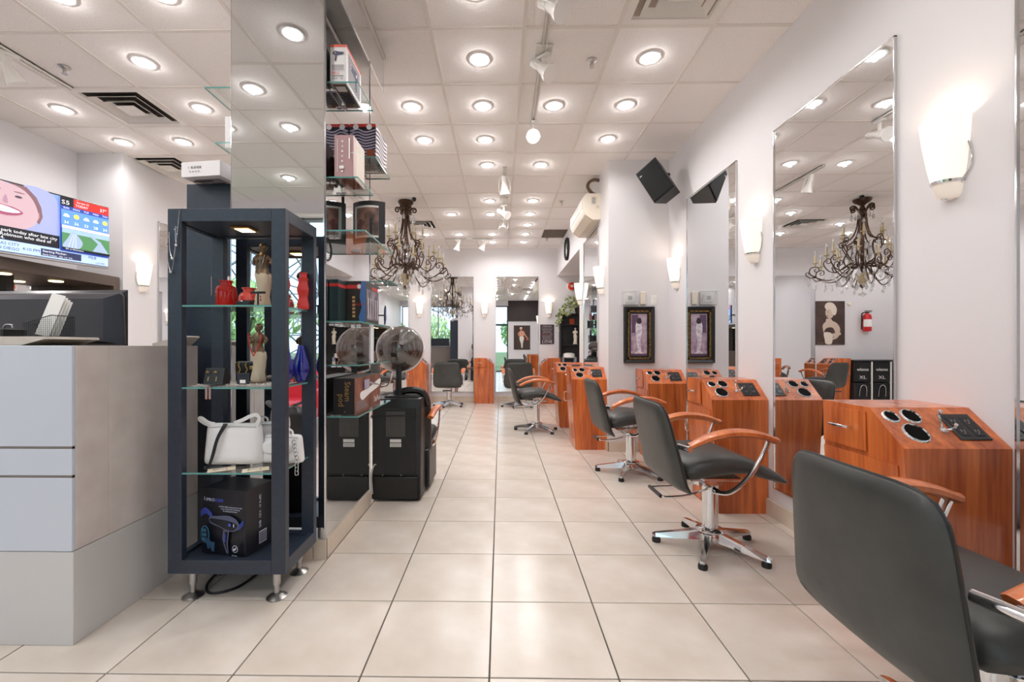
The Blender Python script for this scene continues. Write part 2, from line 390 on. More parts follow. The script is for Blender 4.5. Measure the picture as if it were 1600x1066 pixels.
for i, (x, y, h, r, k, lb) in enumerate([(-6.6, -6.5, 3.4, 1.3, 0, 'leafy tree close outside the window, seen in the column mirror'),
        (-4.3, -8.5, 3.6, 1.3, 2, 'pale green tree outside, seen in the left back mirror'), (-9.8, -8.2, 3.2, 1.5, 1, 'darker green tree furthest left outside the window'),
        (-1.6, -8.6, 3.5, 1.3, 0, 'green tree outside beside the dark window pier'), (1.2, -9.5, 3.6, 1.3, 1, 'dark green tree outside behind the glazed door'),
        (-13, -10.5, 4.0, 2.2, 2, 'tall pale tree in front of the pylon outside')]):
    tree(x, y, h, r, k, lb)
py = thing('pylon', 'grey steel lattice power pylon standing outside beyond the trees', 'pylon', (-10.5, -14.5, -.3))
M_PYL = mat('galvanised_steel', (128, 132, 138), .5, .5)
def leg(sx, sy): return lambda z: Vector((sx*(2.2-1.6*z/14), sy*(2.2-1.6*z/14), z))
cs = [leg(1, 1), leg(-1, 1), leg(-1, -1), leg(1, -1)]
for l in cs: MB().cyl(l(0), l(14), .07, .05, 6).obj('leg', M_PYL, py)
for k in range(4):
    b = MB(); a, c = cs[k], cs[(k+1) % 4]
    for z in range(0, 14, 2):
        b.cyl(a(z), c(z+2), .035, None, 5); b.cyl(c(z), a(z+2), .035, None, 5); b.cyl(a(z+2), c(z+2), .03, None, 5)
    b.obj('bracing', M_PYL, py)
for z in (9, 11.5):
    MB().cyl((-4.5, 0, z), (4.5, 0, z), .07, None, 6).cyl((-4.5, 0, z), (0, 0, z+1), .05, None, 6).cyl((4.5, 0, z), (0, 0, z+1), .05, None, 6).obj('cross_arm', M_PYL, py)
# ================================================================== CEILING FITTINGS
pots = [(-2.59, 2.515), (-1.98, 2.515), (-.15, 2.515), (-2.59, 3.125), (-.15, 3.125), (1.07, 3.125), (-3.81, 3.735), (-2.59, 3.735), (-.76, 3.735), (-.15, 3.735), (.46, 3.735), (1.07, 3.735),
        (-3.81, 4.345), (-3.2, 4.345), (-.76, 4.345), (-.15, 4.345), (1.07, 4.345), (-.15, 4.955), (.46, 4.955), (-.15, 6.175), (.46, 6.175), (-.76, 6.785), (-.15, 6.785), (.46, 6.785),
        (.46, 7.395), (-1.98, 7.395), (-1.37, 8.005), (-.76, 8.005), (-.15, 8.005), (.46, 8.005), (.46, 8.615), (-.15, 8.615), (-2.59, 5.565), (-3.2, 6.785), (-2.59, 8.005), (-4.42, 8.005), (-2.59, 6.785),
        (-1.37, 1.905), (-1.98, 1.295), (-1.98, .685), (-2.59, -.535), (.46, 1.295), (1.07, 1.905), (-.15, .685), (1.07, .075), (-.15, -.535), (-3.2, 1.295), (-3.81, .685), (1.07, -.535), (-1.37, -.535), (-3.81, -.535), (-3.2, 1.905), (-3.81, 1.295), (-2.59, .685), (-4.42, 2.515), (-5.03, 8.615), (-3.81, 8.615), (-1.98, 5.565), (-3.2, 6.175), (1.07, .685)]  # last ones, out of direct view, are added to brighten dim front and left
pots = [p for p in pots if not (abs(p[0]+3.2) < .1 and abs(p[1]-3.735) < .1)]
ys = sorted(set(p[1] for p in pots), reverse=True)
ring_me = MB().lathe([(.060, -.001), (.062, -.006), (.074, -.005), (.079, .004), (.060, .004)], n=24).obj('trim_ring', M_WHITE).data
lens_me = MB().lathe([(1e-6, -.016), (.025, -.014), (.045, -.009), (.061, -.001), (.061, .003)], n=24).obj('diffuser', M_LAMP).data
for o in [o for o in COL.objects if o.data in (ring_me, lens_me)]: bpy.data.objects.remove(o)
pot_l = bpy.data.lights.new('pot_lamp', 'SPOT'); pot_l.energy = POT_W; pot_l.spot_size = math.radians(168); pot_l.spot_blend = .6; pot_l.shadow_soft_size = .02; pot_l.color = (1, .975, .965)
hal_l = bpy.data.lights.new('ceiling_fill', 'POINT'); hal_l.energy = POT_W*.05; hal_l.shadow_soft_size = .004; hal_l.color = (1, .975, .965)  # extra point lamp under each pot, added to lighten the ceiling
for (x, y) in pots:
    row = ys.index(y)+1; n = sorted([p[0] for p in pots if p[1] == y], reverse=True).index(x)+1
    t = thing('recessed_light', f'round recessed ceiling light, {ORD[n]} from the right in the {ORD[row]} row from the back wall', 'light', (x, y, CE+.001), 0, 'recessed ceiling lights')
    put('trim_ring', ring_me, t); put('diffuser', lens_me, t)
    l = bpy.data.objects.new('pot_lamp', pot_l); COL.objects.link(l); l.parent = t; l.location = (0, 0, -.02)
    l = bpy.data.objects.new('ceiling_fill', hal_l); COL.objects.link(l); l.parent = t; l.location = (0, 0, -.032)
# square air diffusers
def diffuser(x, y, label, dark):
    t = thing('air_diffuser', label, 'air vent', (x, y, CE), 0, 'square air diffusers in the ceiling')
    def ring(a, za, b, zb, name, m=M_WPLAS):
        k = MB(); th = .004; v = []
        for (s, z) in ((a, za), (b, zb), (b, zb+th), (a, za+th)): v += [(-s, -s, z), (s, -s, z), (s, s, z), (-s, s, z)]
        f = []
        for r in range(4):
            for i in range(4): f.append((r*4+i, r*4+(i+1) % 4, ((r+1) % 4)*4+(i+1) % 4, ((r+1) % 4)*4+i))
        k.add(v, f).obj(name, m, t, False)
    ring(.298, .002, .245, .002, 'frame'); ring(.248, .002, .235, .016, 'frame')
    ring(.205, -.012, .165, .016, 'louvre'); ring(.135, -.016, .105, .016, 'louvre')
    MB().box((-.08, -.08, -.018), (.08, .08, -.012), .002).obj('centre_plate', M_WPLAS, t, False)
    MB().cyl((0, 0, -.02), (0, 0, .016), .012, None, 8).obj('post', M_WPLAS, t)
    MB().box((-.24, -.24, .0162), (.24, .24, .0195)).obj('duct_shade_plate', dark, t, False)  # flat plate; the shade of the duct is put into its colour
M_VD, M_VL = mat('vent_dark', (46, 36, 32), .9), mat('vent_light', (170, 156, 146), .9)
diffuser(*VENTS[0], 'white square air diffuser with dark gaps, left ceiling before the wall corner', M_VD)
diffuser(*VENTS[1], 'white square air diffuser above the left wall lamp, behind the white box', M_VD)
diffuser(*VENTS[2], 'white square air diffuser nearest the camera beside the right wall', M_VL)
diffuser(*VENTS[3], 'white square air diffuser behind the chandelier', M_VD)
t = thing('return_grille', 'grey egg-crate return air grille in the ceiling beside the wall clock', 'air vent', (*VENTS[4], CE))
gm = mat('grey_grille', (150, 136, 128), .7); b = MB()
for k in range(-9, 10): b.box((-.285, k*.03-.002, .002), (.285, k*.03+.002, .012)); b.box((k*.03-.002, -.285, .002), (k*.03+.002, .285, .012))
b.obj('grid', gm, t, False); MB().box((-.29, -.29, .012), (.29, .29, .018)).obj('backing', mat('grey_back', (112, 100, 94), .9), t, False)
# sprinklers
for (x, y, lb) in [(-3.22, 3.17, 'chrome ceiling sprinkler at the left, before the square diffuser'), (.66, 3.15, 'chrome ceiling sprinkler nearest the right wall, beside the track'),
                   (.876, 6.21, 'small chrome ceiling sprinkler beside the air conditioner'), (.886, 8.3, 'tiny chrome ceiling sprinkler near the back wall and the clock')]:
    t = thing('sprinkler', lb, 'sprinkler', (x, y, CE+.004), 0, 'ceiling sprinklers')
    MB().lathe([(.036, 0), (.036, -.006), (.012, -.02), (.012, -.03), (1e-5, -.03)], n=16).obj('escutcheon', M_STEEL, t)
    MB().cyl((-.012, 0, -.028), (-.008, 0, -.05), .003, None, 6).cyl((.012, 0, -.028), (.008, 0, -.05), .003, None, 6).obj('frame', M_STEEL, t)
    MB().lathe([(.018, -.05), (.018, -.054)], n=14).obj('deflector', M_STEEL, t)
t = thing('dome_camera', 'small black eyeball security camera on the ceiling beside the chandelier canopy', 'camera', (-1.19, 6.0, CE+.004))
MB().lathe([(.05, 0), (.05, -.012), (.02, -.02)], n=16).obj('base', M_WPLAS, t); MB().ball((0, -.01, -.035), .03, (1, 1, 1.15)).obj('lens_ball', M_BLACK, t)
# track lights
M_TRK = mat('track_white', (226, 222, 216), .4)
def track(p0, p1, label):
    p0, p1 = Vector(p0), Vector(p1); d = p1-p0; rz = math.atan2(-d.x, d.y); L = d.length
    t = thing('light_track', label, 'light track', p0, rz, 'ceiling light tracks')
    MB().box((-.018, 0, -.02), (-.007, L, 0)).box((.007, 0, -.02), (.018, L, 0)).box((-.018, 0, -.006), (.018, L, 0)).obj('rail', M_TRK, t, False)
    MB().box((-.018, L, -.021), (.018, L+.012, 0)).obj('end_cap', M_WPLAS, t, False)
    MB().box((-.06, L*.5-.06, -.012), (.06, L*.5+.06, -.0005), .003).obj('feed_plate', M_TRK, t, False)
def head(loc, az, tilt, lit, label, arm=.12):
    t = thing('track_spotlight', label, 'spotlight', loc, az, 'spotlights on the ceiling tracks')
    MB().box((-.016, -.05, -.022), (.016, .05, .0), .003).obj('adapter', M_WPLAS, t, False)
    MB().box((-.004, -.015, -arm), (.004, .015, -.02)).obj('arm', M_WPLAS, t, False)
    R = Matrix.Translation((0, 0, -arm)) @ Matrix.Rotation(tilt, 4, 'X')
    b = MB(); b.lathe([(1e-5, .13), (.022, .128), (.030, .12), (.030, .05)], n=18, M=R); b.obj('socket_housing', M_WPLAS, t)
    b = MB(); b.lathe([(.028, .05), (.031, .03), (.045, -.03), (.060, -.065), (.062, -.085), (.056, -.085)], n=20, M=R); b.obj('bulb_reflector', mat('reflector_glass', (238, 234, 230), .2), t)
    b = MB(); b.lathe([(1e-5, -.082), (.04, -.080), (.057, -.076)], n=20, M=R); b.obj('bulb_face', M_LAMP if lit else M_WPLAS, t)
    b = MB(); b.tube([R @ Vector(p) for p in ((-.068, 0, -.06), (-.07, 0, .02), (-.05, 0, .10), (0, 0, .13))], .0035, 6, 4).tube([R @ Vector(p) for p in ((.068, 0, -.06), (.07, 0, .02), (.05, 0, .10), (0, 0, .13))], .0035, 6, 4); b.obj('yoke', M_WPLAS, t)
track((.3, 2.0, CE), (.3, 4.05, CE), 'white ceiling light track nearest the camera, right of the middle')
head((.3, 2.47, CE-.02), -2.35, .85, True, 'white track spotlight nearest the camera on the right track')
head((.3, 3.05, CE-.02), -2.3, .8, True, 'middle white spotlight of the nearest right track', .1)
head((.3, 3.98, CE-.02), 3.05, 1.2, True, 'last spotlight of the nearest track, facing the camera', .13)
track((.05, 5.0, CE), (.05, 7.15, CE), 'second white ceiling light track beyond the nearest one')
head((.05, 5.25, CE-.02), -.3, .3, False, 'unlit spotlight at the near end of the second track')
head((.05, 6.3, CE-.02), -2.2, 1.0, True, 'middle spotlight of the second track, tilted sideways')
head((.05, 7.0, CE-.02), 2.9, .7, True, 'far spotlight of the second track')
track((-1.05, 8.35, CE), (-.15, 8.35, CE), 'short white light track along the back wall')
head((-.82, 8.35, CE-.02), PI/2, .3, False, 'left spotlight of the short track by the back wall')
head((-.33, 8.35, CE-.02), PI/2, .5, False, 'right spotlight of the short track by the back wall')
track((-3.42, 2.0, CE), (-3.42, 3.42, CE), 'white ceiling light track at the left above the television')
head((-3.42, 2.98, CE-.02), -.5, .5, False, 'unlit white spotlight on the track at the far left')
# ================================================================== MIRRORS
def mirror(label, w, z0, z1, loc, rz, frame=M_CHROME):
    t = thing('wall_mirror', label, 'mirror', loc, rz, 'wall mirrors')
    MB().box((-w/2, -.008, z0), (w/2, -.001, z1)).obj('mirror_glass', M_MIRROR, t, False)
    e = .006
    MB().box((-w/2-e, -.014, z0-e), (-w/2, 0, z1+e)).box((w/2, -.014, z0-e), (w/2+e, 0, z1+e)).box((-w/2-e, -.014, z0-e), (w/2+e, 0, z0)).box((-w/2-e, -.014, z1), (w/2+e, 0, z1+e)).obj('edge_frame', frame, t, False)
    return t
R90 = -PI/2
mirror('tall mirror at the right picture edge, beside the nearest cabinet', .90, .21, 2.63, (XR, 1.142, 0), R90)
mirror('tall right wall mirror reflecting the chandelier and a fire extinguisher', .90, .21, 2.63, (XR, 2.535, 0), R90)
mirror('tall right wall mirror next to the corner, reflecting the framed picture', .90, .21, 2.63, (XR, 3.92, 0), R90)
mirror('narrow looking mirror under the wall air conditioner', .91, .21, 2.63, (XN, 5.785, 0), R90)
mirror('back wall mirror reflecting the chandelier and the window', .89, .21, 2.63, (-1.02, YB, 0), 0)
mirror('back wall mirror reflecting a poster of a dancing figure', .89, .21, 2.63, (.352, YB, 0), 0)
mirror('back wall mirror half hidden by the column shelves', .89, .21, 2.63, (-2.40, YB, 0), 0)
mirror('narrow left wall mirror right of the left wall lamp', .9, .21, 2.63, (XL2, 5.52, 0), PI/2)
# mirror cladding of the column
t = thing('column_mirror', 'mirror cladding on the front of the column behind the display', 'mirror', (-1.227, 2.385, 0))
MB().box((-.255, -.008, .11), (.255, -.001, CE-.005)).obj('mirror_glass', M_MIRROR, t, False)
MB().box((-.258, -.010, .11), (-.255, 0, CE-.005)).obj('edge_frame', M_CHROME, t, False)
MB().box((.255, -.014, .11), (.262, 0, CE-.005)).obj('edge_frame', M_CHROME, t, False)
t = thing('column_mirror', 'mirror cladding on the aisle side of the column behind the glass shelves', 'mirror', (-.972, 2.79, 0))
MB().box((.001, -.40, .11), (.008, .408, CE-.005)).obj('mirror_glass', M_MIRROR, t, False)
MB().box((0, .408, .11), (.012, .414, CE-.005)).box((0, -.408, .11), (.012, -.40, CE-.005)).obj('edge_frame', M_CHROME, t, False)
# ================================================================== STYLING CABINETS
M_HOLE = mat('painted_hole_shade', (14, 12, 10), .8, spec=.1)
M_PLATE = mat('socket_black', (34, 34, 36), .35)
def station_proto():
    t = thing('styling_cabinet', 'x', 'cabinet')
    w2 = .2
    lean = lambda v: (v[0], v[1] if v[1] > -.1 else -(.348+.045*min(1, v[2]/.794)), v[2])
    poly = [(-w2, .0), (w2, .0), (w2, .794), (.05, .925), (-w2, .925)]
    MB().prism(poly, 'y', -.39, -.002, lean).obj('carcass', M_WOOD, t, False)
    def front(name, x0, x1, z0, z1):
        b = MB(); v = []
        for o_ in (.0005, .0045):
            v += [(x, -(.348+.045*min(1, z/.794))-o_, z) for x, z in ((x0, z0), (x1, z0), (x1, z1), (x0, z1))]
        b.add(v, [(4, 5, 6, 7), (0, 1, 5, 4), (1, 2, 6, 5), (2, 3, 7, 6), (3, 0, 4, 7)])
        return b.obj(name, M_WOOD, t, False)
    dr = front('drawer', -.192, .035, .745, .905)
    MB().tube([(-.125, -.40, .83), (-.12, -.425, .832), (-.04, -.425, .832), (-.035, -.40, .83)], .0055, 8, 3).obj('handle', M_CHROME, dr)
    do = front('door', -.192, .175, .125, .725)
    MB().tube([(-.15, -.395, .62), (-.15, -.425, .615), (-.15, -.425, .52), (-.15, -.39, .515)], .0055, 8, 3).obj('handle', M_CHROME, do)
    front('kick_plate', -.192, .195, .01, .108)
    # tools on the slope: s along the depth from the front edge, v up the slope
    def sl(s, v, h=0):
        n = Vector((.131, 0, .15)).normalized(); p = Vector((.2-.15*v, -.39+.39*s, .794+.131*v)); return p+n*h
    R = Matrix((Vector((0, 1, 0)), Vector((-.15, 0, .131)).normalized(), Vector((.131, 0, .15)).normalized())).transposed().to_4x4()
    for (s, v, r) in ((.13, .76, .023), (.33, .77, .029), (.235, .36, .038)):
        Mx = Matrix.Translation(sl(s, v)) @ R
        h = MB().lathe([(r, .0015), (r+.002, .006), (r+.005, .005), (r+.008, .0005)], n=20, M=Mx).obj('tool_ring', M_CHROME, t)
        MB().lathe([(1e-5, .0012), (r+.001, .0016)], n=20, M=Mx).obj('hole_shade_disc', M_HOLE, h)  # flat disc, its dark colour stands in for shade inside a hole
    P = MB(); Mx = Matrix.Translation(sl(.745, .5)) @ R
    P.box((-.058, -.062, .0005), (.058, .062, .006), .002, Mx); pl = P.obj('socket_plate', M_PLATE, t, False)
    b = MB()
    for q in (-1, 1):
        b.box((q*.026-.017, -.046, .006), (q*.026+.017, .046, .0085), .0015, Mx)
    b.obj('sockets', M_BLACK, pl, False)
    b = MB()
    for q in (-1, 1):
        for u in (-1, 1):
            for x in (-.006, .006): b.box((q*.026+x-.001, u*.024-.004, .0085), (q*.026+x+.001, u*.024+.006, .0092), 0, Mx)
            b.box((q*.026-.002, u*.024-.012, .0085), (q*.026+.002, u*.024-.008, .0092), 0, Mx)
    b.obj('socket_slots', M_STEEL, pl, False)
    Mh = Matrix.Translation(sl(.52, .42)) @ R
    b = MB(); b.lathe([(.014, 0), (.013, .005), (1e-5, .006)], n=14, M=Mh)
    b.tube([Mh @ Vector(p) for p in ((0, .01, .004), (0, .022, .014), (0, .034, .02), (0, .05, .03), (0, .055, .042))], .0042, 8, 3)
    b.tube([Mh @ Vector(p) for p in ((0, -.004, .004), (.006, -.01, .02), (.018, -.008, .026), (.026, 0, .03))], .0042, 8, 3)
    b.ball(Mh @ Vector((0, .055, .045)), .008, n=8).ball(Mh @ Vector((.027, .001, .032)), .007, n=8)
    b.obj('tool_hook', M_CHROME, t)
    return t
st0 = station_proto()
ST = [((XR, 1.815, 0), R90, 'red wood styling cabinet beside the nearest chair, partly behind its back'), ((XR, 3.262, 0), R90, 'red wood styling cabinet in front of which the second chair stands'),
      ((XR, 4.575, 0), R90, 'red wood styling cabinet in the corner under the framed picture'), ((XN, 5.12, 0), R90, 'red wood styling cabinet at the pier corner, left of the framed picture'),
      ((XN, 6.455, 0), R90, 'red wood styling cabinet just behind the one at the pier corner'), ((-.335, YB, 0), 0, 'red wood cabinet on the back wall between the two visible mirrors'),
      ((-1.71, YB, 0), 0, 'red wood cabinet on the back wall behind the hood dryer'), ((-3.09, YB, 0), 0, 'red wood cabinet on the back wall beside the black trolleys, seen in mirrors')]
for k, (l, r, lb) in enumerate(ST):
    o = st0 if k == 0 else dup(st0)
    o.location = l; o.rotation_euler = (0, 0, r); o['label'] = lb; o['group'] = 'cherry styling cabinets'
# the cabinet right of the posters has its slope on the other side
st1 = dup(st0, (1.02, YB, 0), 0, 'red wood cabinet on the back wall under the word poster', group='cherry styling cabinets')
def mirror_tree(o, root=True):
    me = o.data
    for ch in list(o.children): mirror_tree(ch, False)
    if me and o.type == 'MESH':
        me = me.copy(); o.data = me
        for v in me.vertices: v.co.x = -v.co.x
        me.flip_normals()
mirror_tree(st1)
# ================================================================== SCONCES
def sconce_proto():
    t = thing('wall_sconce', 'x', 'wall lamp')
    A = dict(a0=PI, a1=2*PI, n=20, sy=1.45)
    MB().lathe([(.050, .058), (.060, .12), (.072, .22), (.079, .305), (.077, .305), (.070, .22), (.058, .12), (.048, .062)], **A).obj('glass_shade', M_SHADE, t)
    MB().lathe([(1e-5, -.012), (.028, -.012), (.038, .0), (.0485, .052), (1e-5, .052)], **A).obj('glass_tail', M_SHADE2, t)
    MB().lathe([(.0485, .050), (.0525, .050), (.0535, .060), (.0495, .060)], **A).obj('chrome_band', M_CHROME, t)
    MB().lathe([(1e-5, -.016), (.012, -.010), (.012, .002)], c=(0, -.03, -.006), n=10).obj('finial', M_CHROME, t)
    MB().box((-.05, -.012, .04), (.05, -.001, .20), .004).obj('back_plate', M_WPLAS, t, False)
    MB().tube([(.05, -.006, .06), (.078, -.006, .10), (.080, -.006, .15), (.068, -.006, .20)], .003, 6, 3).obj('side_wire', M_CHROME, t); MB().tube([(-.05, -.006, .06), (-.078, -.006, .10), (-.080, -.006, .15), (-.068, -.006, .20)], .003, 6, 3).obj('side_wire', M_CHROME, t)
    MB().lathe([(.012, 0), (.022, .05), (.026, .08), (1e-5, .10)], c=(0, -.055, .1), n=12).obj('bulb', M_LAMP, t)
    l = bpy.data.lights.new('sconce_lamp', 'POINT'); l.energy = SCONCE_W; l.shadow_soft_size = .03; l.color = (1, .86, .70)
    lo = bpy.data.objects.new('sconce_lamp', l); COL.objects.link(lo); lo.parent = t; lo.location = (0, -.06, .275)
    return t
sc0 = sconce_proto()
for k, (l, r, lb) in enumerate([((XR, 1.83, 1.79), R90, 'lit frosted wall sconce nearest the camera on the right wall'), ((XR, 3.21, 1.79), R90, 'lit wall sconce between the second and third right wall mirrors'),
        ((XR, 4.62, 1.79), R90, 'lit wall sconce in the corner right of the framed picture'), ((XN, 5.11, 1.79), R90, 'lit wall sconce on the pier above the corner cabinet'),
        ((XN, 6.44, 1.79), R90, 'lit wall sconce on the pier left of the narrow mirror'), ((-.335, YB, 1.79), 0, 'lit wall sconce between the two back wall mirrors'),
        ((1.02, YB, 1.79), 0, 'lit wall sconce above the word poster on the back wall'), ((-1.71, YB, 1.79), 0, 'lit wall sconce on the back wall above the hood dryer'),
        ((XL2, 4.83, 1.79), PI/2, 'lit wall sconce on the left wall beside the television')]):
    o = sc0 if k == 0 else dup(sc0)
    o.location = l; o.rotation_euler = (0, 0, r); o['label'] = lb; o['group'] = 'lit wall sconces'
# ================================================================== SALON CHAIRS (local +x is forward)
def chair_proto():
    t = thing('salon_chair', 'x', 'chair')
    def back(u, v, w):                 # u across, v up from mid height, w outwards (towards the rear)
        q = (v+.245)/.49               # 0 bottom, 1 top
        x = -.272-.115*q+.055*(max(0, .16-q)/.16)**2
        x += .10*(abs(u)/.26)**2*.2
        return (x-w*.95, u*(1.05-.13*q), .375+.49*q)
    def backw(u, v, w): return back(u, v, w*(1.0-.35*(v+.245)/.49))
    MB().cushion(.53, .49, .075, backw, .22, 7, 16, 16).obj('backrest', M_LEATHER, t)
    pb = []
    for k in range(49):
        a = 2*PI*k/48; c, s_ = math.cos(a), math.sin(a); m = (abs(c)**7+abs(s_)**7)**(-1/7)
        pb.append(back(c*m*.53/2, s_*m*.49/2, 0))
    MB().tube(pb, .0045, 5).obj('piping', M_LEATHER2, t)
    def top(x): return .555+.022*math.sin(PI*(x+.28)/.42) if x < .14 else .555-.10*((x-.14)/.2)**1.5
    def seat(u, v, w):                 # u forward, v sideways
        q = (u+.31)/.62; zt = .558+.028*math.sin(PI*min(1, q*1.35)) - (.105*max(0, (q-.58)/.42)**1.5)
        th = .135-.085*q**1.3
        return (u*.98+.03, v*(1-.06*q), zt-th/2+w*th)
    MB().cushion(.62, .52, 1.0, seat, .30, 6, 18, 12).obj('seat', M_LEATHER, t)
    for sy in (-1, 1):
        b = MB(); b.tube([(-.25, sy*.275, .650), (-.14, sy*.283, .700), (-.02, sy*.285, .722), (.10, sy*.283, .712), (.195, sy*.278, .682)], lambda q: .021+.007*math.sin(PI*q), 8, 5, up=(0, 0, 1), flat=(.8, 1.5))
        b.ball((.195, sy*.278, .681), .024, (1, 1.15, .8), 10); b.obj('armrest', M_ARM, t)
        MB().tube([(.165, sy*.274, .675), (.125, sy*.274, .585), (.06, sy*.27, .485), (-.02, sy*.25, .405), (-.06, sy*.18, .385), (-.05, 0, .38)], lambda q: .016, 8, 6, up=(0, 1, 0), flat=(1.15, .62)).obj('arm_support', M_CHROME, t)
        MB().cyl((-.285, sy*.225, .640), (-.262, sy*.31, .642), .015, None, 14).cyl((-.262, sy*.29, .645), (-.21, sy*.285, .665), .011, None, 10).obj('arm_bracket', M_CHROME, t)
    MB().box((-.16, -.11, .415), (.12, .11, .435), .004).box((-.10, -.06, .375), (.04, .06, .416), .004).obj('seat_plate', M_CHROME, t, False)
    MB().lathe([(.044, .10), (.044, .375), (.052, .378), (.052, .40), (1e-5, .40)], n=24).obj('column', M_CHROME, t)
    MB().lathe([(.06, .045), (.064, .05), (.064, .085), (.058, .10), (.078, .104), (.078, .110), (.05, .125), (.044, .125)], n=24).obj('hub', M_CHROME, t)
    for k in range(5):
        a = 2*PI*k/5+.35
        Mx = Matrix.Rotation(a, 4, 'Z')
        b = MB(); v = []
        for (x, w, z0, z1) in ((.05, .026, .05, .105), (.18, .022, .04, .078), (.30, .017, .033, .055), (.318, .010, .033, .048)):
            v += [(x, -w, z0), (x, w, z0), (x, w*.7, z1), (x, -w*.7, z1)]
        f = [(0, 1, 2, 3), (12, 13, 14, 15)]+[(r*4+i, r*4+(i+1) % 4, (r+1)*4+(i+1) % 4, (r+1)*4+i) for r in range(3) for i in range(4)]
        b.add(v, f, Mx); lg = b.obj('leg', M_CHROME, t, False)
        MB().lathe([(.024, .0), (.025, .018), (.018, .033), (1e-5, .034)], c=(.295, 0, 0), n=14, M=Mx).obj('foot_pad', M_BLACK, lg)
    lv = MB().tube([(-.03, .05, .36), (-.16, .09, .33), (-.29, .09, .325), (-.32, .06, .33), (-.32, -.06, .33), (-.29, -.09, .325), (-.16, -.07, .33), (-.03, -.05, .36)], .006, 7, 4).obj('pump_lever', M_CHROME, t)
    MB().tube([(-.322, .085, .328), (-.327, .0, .332), (-.322, -.085, .328)], .011, 8, 4).obj('lever_grip', M_BLACK, lv)
    return t
ch0 = chair_proto(); chs = [ch0]+[dup(ch0) for k in range(6)]
for k, (x, y, rz, lb) in enumerate([(1.31, 1.185, .0, 'black leather salon chair nearest the camera, seen from behind'), (1.22, 2.55, .03, 'black salon chair with wooden arms in front of the second cabinet'),
        (1.20, 4.03, .04, 'black salon chair behind the second one, by the corner cabinet'), (.50, 6.02, .02, 'black salon chair in the middle of the floor facing the pier mirror'),
        (-1.0, 8.50, PI/2, 'black salon chair seen from behind at the left back wall mirror'), (.33, 8.42, PI/2+.05, 'black salon chair seen from behind at the right back wall mirror'),
        (-2.42, 8.45, PI/2-.3, 'black salon chair by the black trolleys, seen only in mirrors')]):
    o = chs[k]
    o.location = (x, y, 0); o.rotation_euler = (0, 0, rz); o['label'] = lb; o['group'] = 'black salon chairs'
    if k == 0:                          # pumped lower than the others
        for c in o.children:
            if c.name.split('.')[0] in ('backrest', 'piping', 'seat', 'armrest', 'arm_support', 'arm_bracket', 'seat_plate', 'pump_lever'): c.location.z -= .012
            if c.name.startswith('pump_lever'): c.rotation_euler.z = 2.6
            if c.name.split('.')[0] in ('backrest', 'piping'): c.rotation_euler.y = .13; c.location.x -= .108; c.location.z -= .045
# foot plate under the second mirror, door stop
t = thing('footrest', 'small wooden block with a chrome plate on the skirting below the mirror', 'footrest', (1.80, 2.5, 0))
MB().box((-.03, -.06, .02), (.045, .06, .12), .004).obj('block', M_ARM, t, False); MB().box((-.06, -.075, .12), (.045, .075, .128), .002).obj('plate', M_CHROME, t, False)
# ================================================================== RIGHT WALL FITTINGS
t = thing('loudspeaker', 'black tilted loudspeaker on a bracket high in the right corner', 'speaker', (1.615, 4.46, 2.845), 0, rot=(.12, -.50, -.80))
MB().prism([(-.12, -.10), (.12, -.10), (.085, .12), (-.085, .12)], 'z', -.19, .19).obj('cabinet', M_BLACK, t, False)
MB().box((-.112, -.112, -.18), (.112, -.1005, .18), .005).obj('grille', mat('speaker_cloth', (12, 12, 12), .9), t, False)
MB().box((-.10, -.1135, .12), (-.075, -.112, .13)).obj('badge', M_STEEL, t, False)
MB().tube([(0, .12, .02), (.02, .17, .05), (.08, .20, .08)], .018, 8, 3).obj('bracket', M_BLACK, t)
def frame_box(t, w, h, d, b, m, name='frame'):
    MB().prism([(-w/2, 0), (-w/2+b, 0), (-w/2+b, -d*.6), (-w/2+b*.2, -d), (-w/2, -d)], 'z', -h/2, h/2).prism([(w/2, 0), (w/2-b, 0), (w/2-b, -d*.6), (w/2-b*.2, -d), (w/2, -d)], 'z', -h/2, h/2).prism(
        [(0, -h/2), (0, -h/2+b), (-d*.6, -h/2+b), (-d, -h/2+b*.2), (-d, -h/2)], 'x', -w/2+.001, w/2-.001).prism([(0, h/2), (0, h/2-b), (-d*.6, h/2-b), (-d, h/2-b*.2), (-d, h/2)], 'x', -w/2+.001, w/2-.001).obj(name, m, t, False)
PW, PH = .335, .62
t = thing('framed_picture', 'framed lilac picture of an embracing figure, black and gold frame, under the thermostat', 'picture', (1.532, 4.85, 1.295))
frame_box(t, PW, PH, .035, .042, M_BLACK)
g = PW-.084; hh = PH-.084
for a in (0,):
    MB().box((-g/2, -.030, -hh/2), (-g/2+.018, -.006, hh/2)).box((g/2-.018, -.030, -hh/2), (g/2, -.006, hh/2)).box((-g/2, -.030, -hh/2), (g/2, -.006, -hh/2+.018)).box((-g/2, -.030, hh/2-.018), (g/2, -.006, hh/2)).obj('gold_fillet', mat('antique_gold', (150, 116, 66), .4, .7, noise=(60, (70, 48, 24), .35, .65)), t, False)
MB().box((-g/2+.018, -.012, -hh/2+.018), (g/2-.018, -.004, hh/2-.018)).obj('mat_board', M_BLACK, t, False)
a, c = g-.075, hh-.075
s = Sheet(t, (-a/2, -.0125, -c/2), FY)
s.rect('print', 0, 0, a, c, mat('lilac_print', (196, 176, 190), .7, noise=(14, (150, 124, 146), .35, .65)))
s.rect('print_shadow', a*.05, c*.55, a*.45, c*.98, mat('print_purple', (98, 72, 100), .7))
